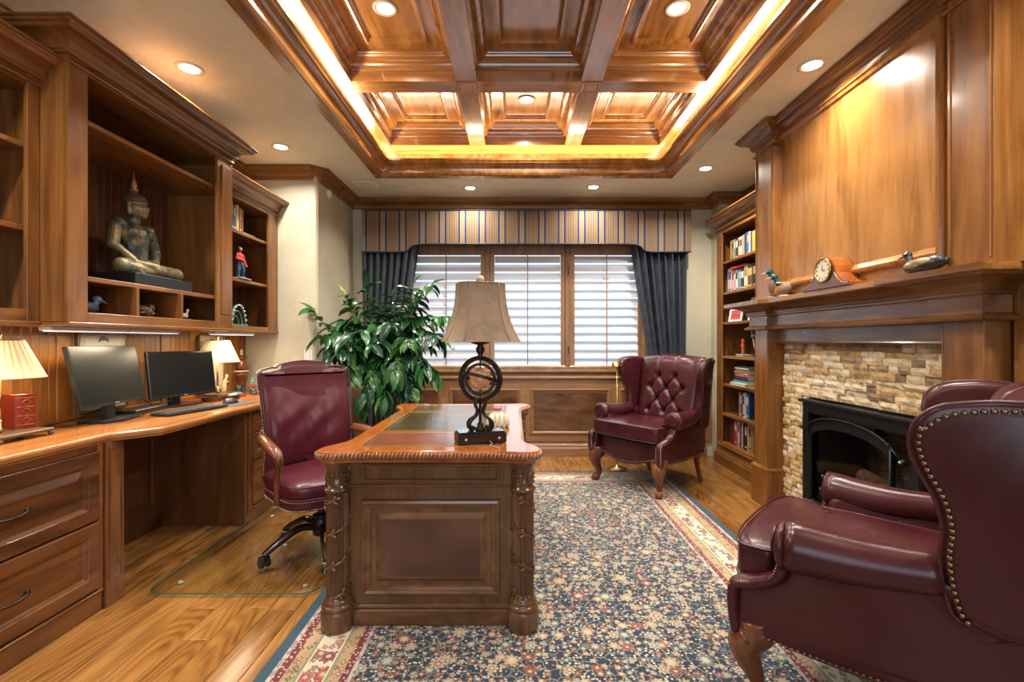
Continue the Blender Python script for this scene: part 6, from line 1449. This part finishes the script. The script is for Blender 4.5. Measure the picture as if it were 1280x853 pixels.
ends = [ # (x,y,z) of the branch tips around the crown
 (-1.72,4.10,1.50,'s'),(-1.42,4.05,1.63,'s'),(-1.25,4.1,1.72,'s'),(-1.05,4.15,1.62,'s'),(-.86,4.05,1.66,'s'),(-.70,4.1,1.72,'d'),(-.60,4.0,1.25,'d'),(-.52,4.15,1.45,'d'),
 (-1.60,4.05,1.28,'d'),(-1.66,4.1,1.05,'d'),(-1.45,3.95,1.12,'d'),(-1.30,3.9,1.30,'d'),(-1.15,3.88,1.2,'d'),(-1.0,3.9,1.38,'d'),(-.85,3.92,1.22,'d'),(-.72,3.9,1.02,'d'),(-.95,3.85,1.0,'d'),
 (-1.55,4.0,.90,'d'),(-1.35,3.95,.92,'d'),(-1.2,3.85,.82,'d'),(-1.05,3.9,.78,'d'),(-.82,3.95,.85,'d'),(-1.48,4.2,1.42,'d'),(-1.1,4.2,1.50,'d'),(-.95,4.35,1.3,'d'),(-1.3,4.4,1.2,'d'),
 (-.66,4.1,.95,'d'),(-1.38,4.25,1.55,'d'),(-.78,4.2,1.45,'d'),(-.9,4.0,1.12,'d'),(-1.25,4.05,1.02,'d'),(-1.5,4.15,1.2,'d'),(-1.15,4.1,1.38,'d'),(-1.58,4.2,1.36,'d'),(-1.62,4.15,1.18,'d'),(-1.4,4.1,1.0,'d'),(-1.25,4.2,.9,'d'),(-.75,4.15,1.2,'d'),(-.68,4.2,1.3,'d'),(-1.0,4.15,.92,'d'),(-1.08,4.0,1.05,'d'),(-.88,4.1,.72,'d'),(-1.28,4.1,.70,'d'),(-1.34,4.25,1.35,'d'),(-1.02,4.25,1.22,'d')]
root = Vector((-1.10,4.28,.40)); leaves = []
st = plain('green_stem', (.07,.13,.035), .5, var=.4)
for bi, (ex, ey, ez, kd) in enumerate(ends):
    E = Vector((ex,ey,ez)); r0 = root+Vector((random.uniform(-.08,.08),random.uniform(-.08,.08),0)); top = max(ez+.10, .9)
    P = catmull([tuple(r0), tuple(r0.lerp(E,.30)+Vector((0,0,.30+.12*(ez-.6)))), tuple(r0.lerp(E,.68)+Vector((0,0,.30 if kd=='d' else .12))), tuple(E)], 8, False)
    MB().tube(P, [.008-.006*i/len(P) for i in range(len(P))], 6).build('stem', st, pl)
    W_ = walk(P[8:], .042 if kd == 'd' else .036)
    for i, (p, d) in enumerate(W_):
        d = d.normalized(); f = i/max(1,len(W_))
        for s_ in (-1, 1):
            if random.random() < .12: continue
            side = d.cross(Vector((0,0,1))); side.normalize(); D = (side*s_*1.0+d*.45+Vector((random.uniform(-.3,.3),random.uniform(-.3,.3),(-.55 if kd=='d' else .05)+random.uniform(-.45,.25)))).normalized()
            leaves.append((Vector(p), D, kd, bi))
    leaves.append((Vector(P[-1]), (Vector(P[-1])-Vector(P[-3])).normalized(), kd, bi))
random.shuffle(leaves)
leaves.sort(key=lambda q: q[0].y + random.uniform(-.15,.15))
def lmat(p, D, sc):
    z = Vector((random.uniform(-.5,.5),random.uniform(-.7,.1),1)); yv = z.cross(D).normalized(); zv = D.cross(yv).normalized()
    M = Matrix((D, yv, zv)).transposed().to_4x4(); return Matrix.Translation(p) @ M @ Matrix.Scale(sc, 4)
far_l = MB(); cnt = 0
for (p, D, kd, bi) in leaves:
    M = lmat(p, D, random.uniform(.9,1.45))
    if cnt < 300:
        src = LY_ if (bi in (0,1) and random.random() < .7) else random.choice(LB); o = src.copy(); C.objects.link(o); o.matrix_local = Matrix.Translation(-org(pl)) @ M; cnt += 1
    else:
        m_ = leaf_mb(.12,.064,.35); far_l.add([tuple(M @ Vector(v)) for v in m_.v], m_.f, True)
for o in LB+[LY_]: o.matrix_local = Matrix.Translation(-org(pl)) @ lmat(Vector((random.uniform(-1.3,-.9),4.1,random.uniform(1,1.4))), Vector((.5,-.4,-.5)).normalized(), 1)
if far_l.v: far_l.build('rear_foliage', lf, pl, kind='stuff')
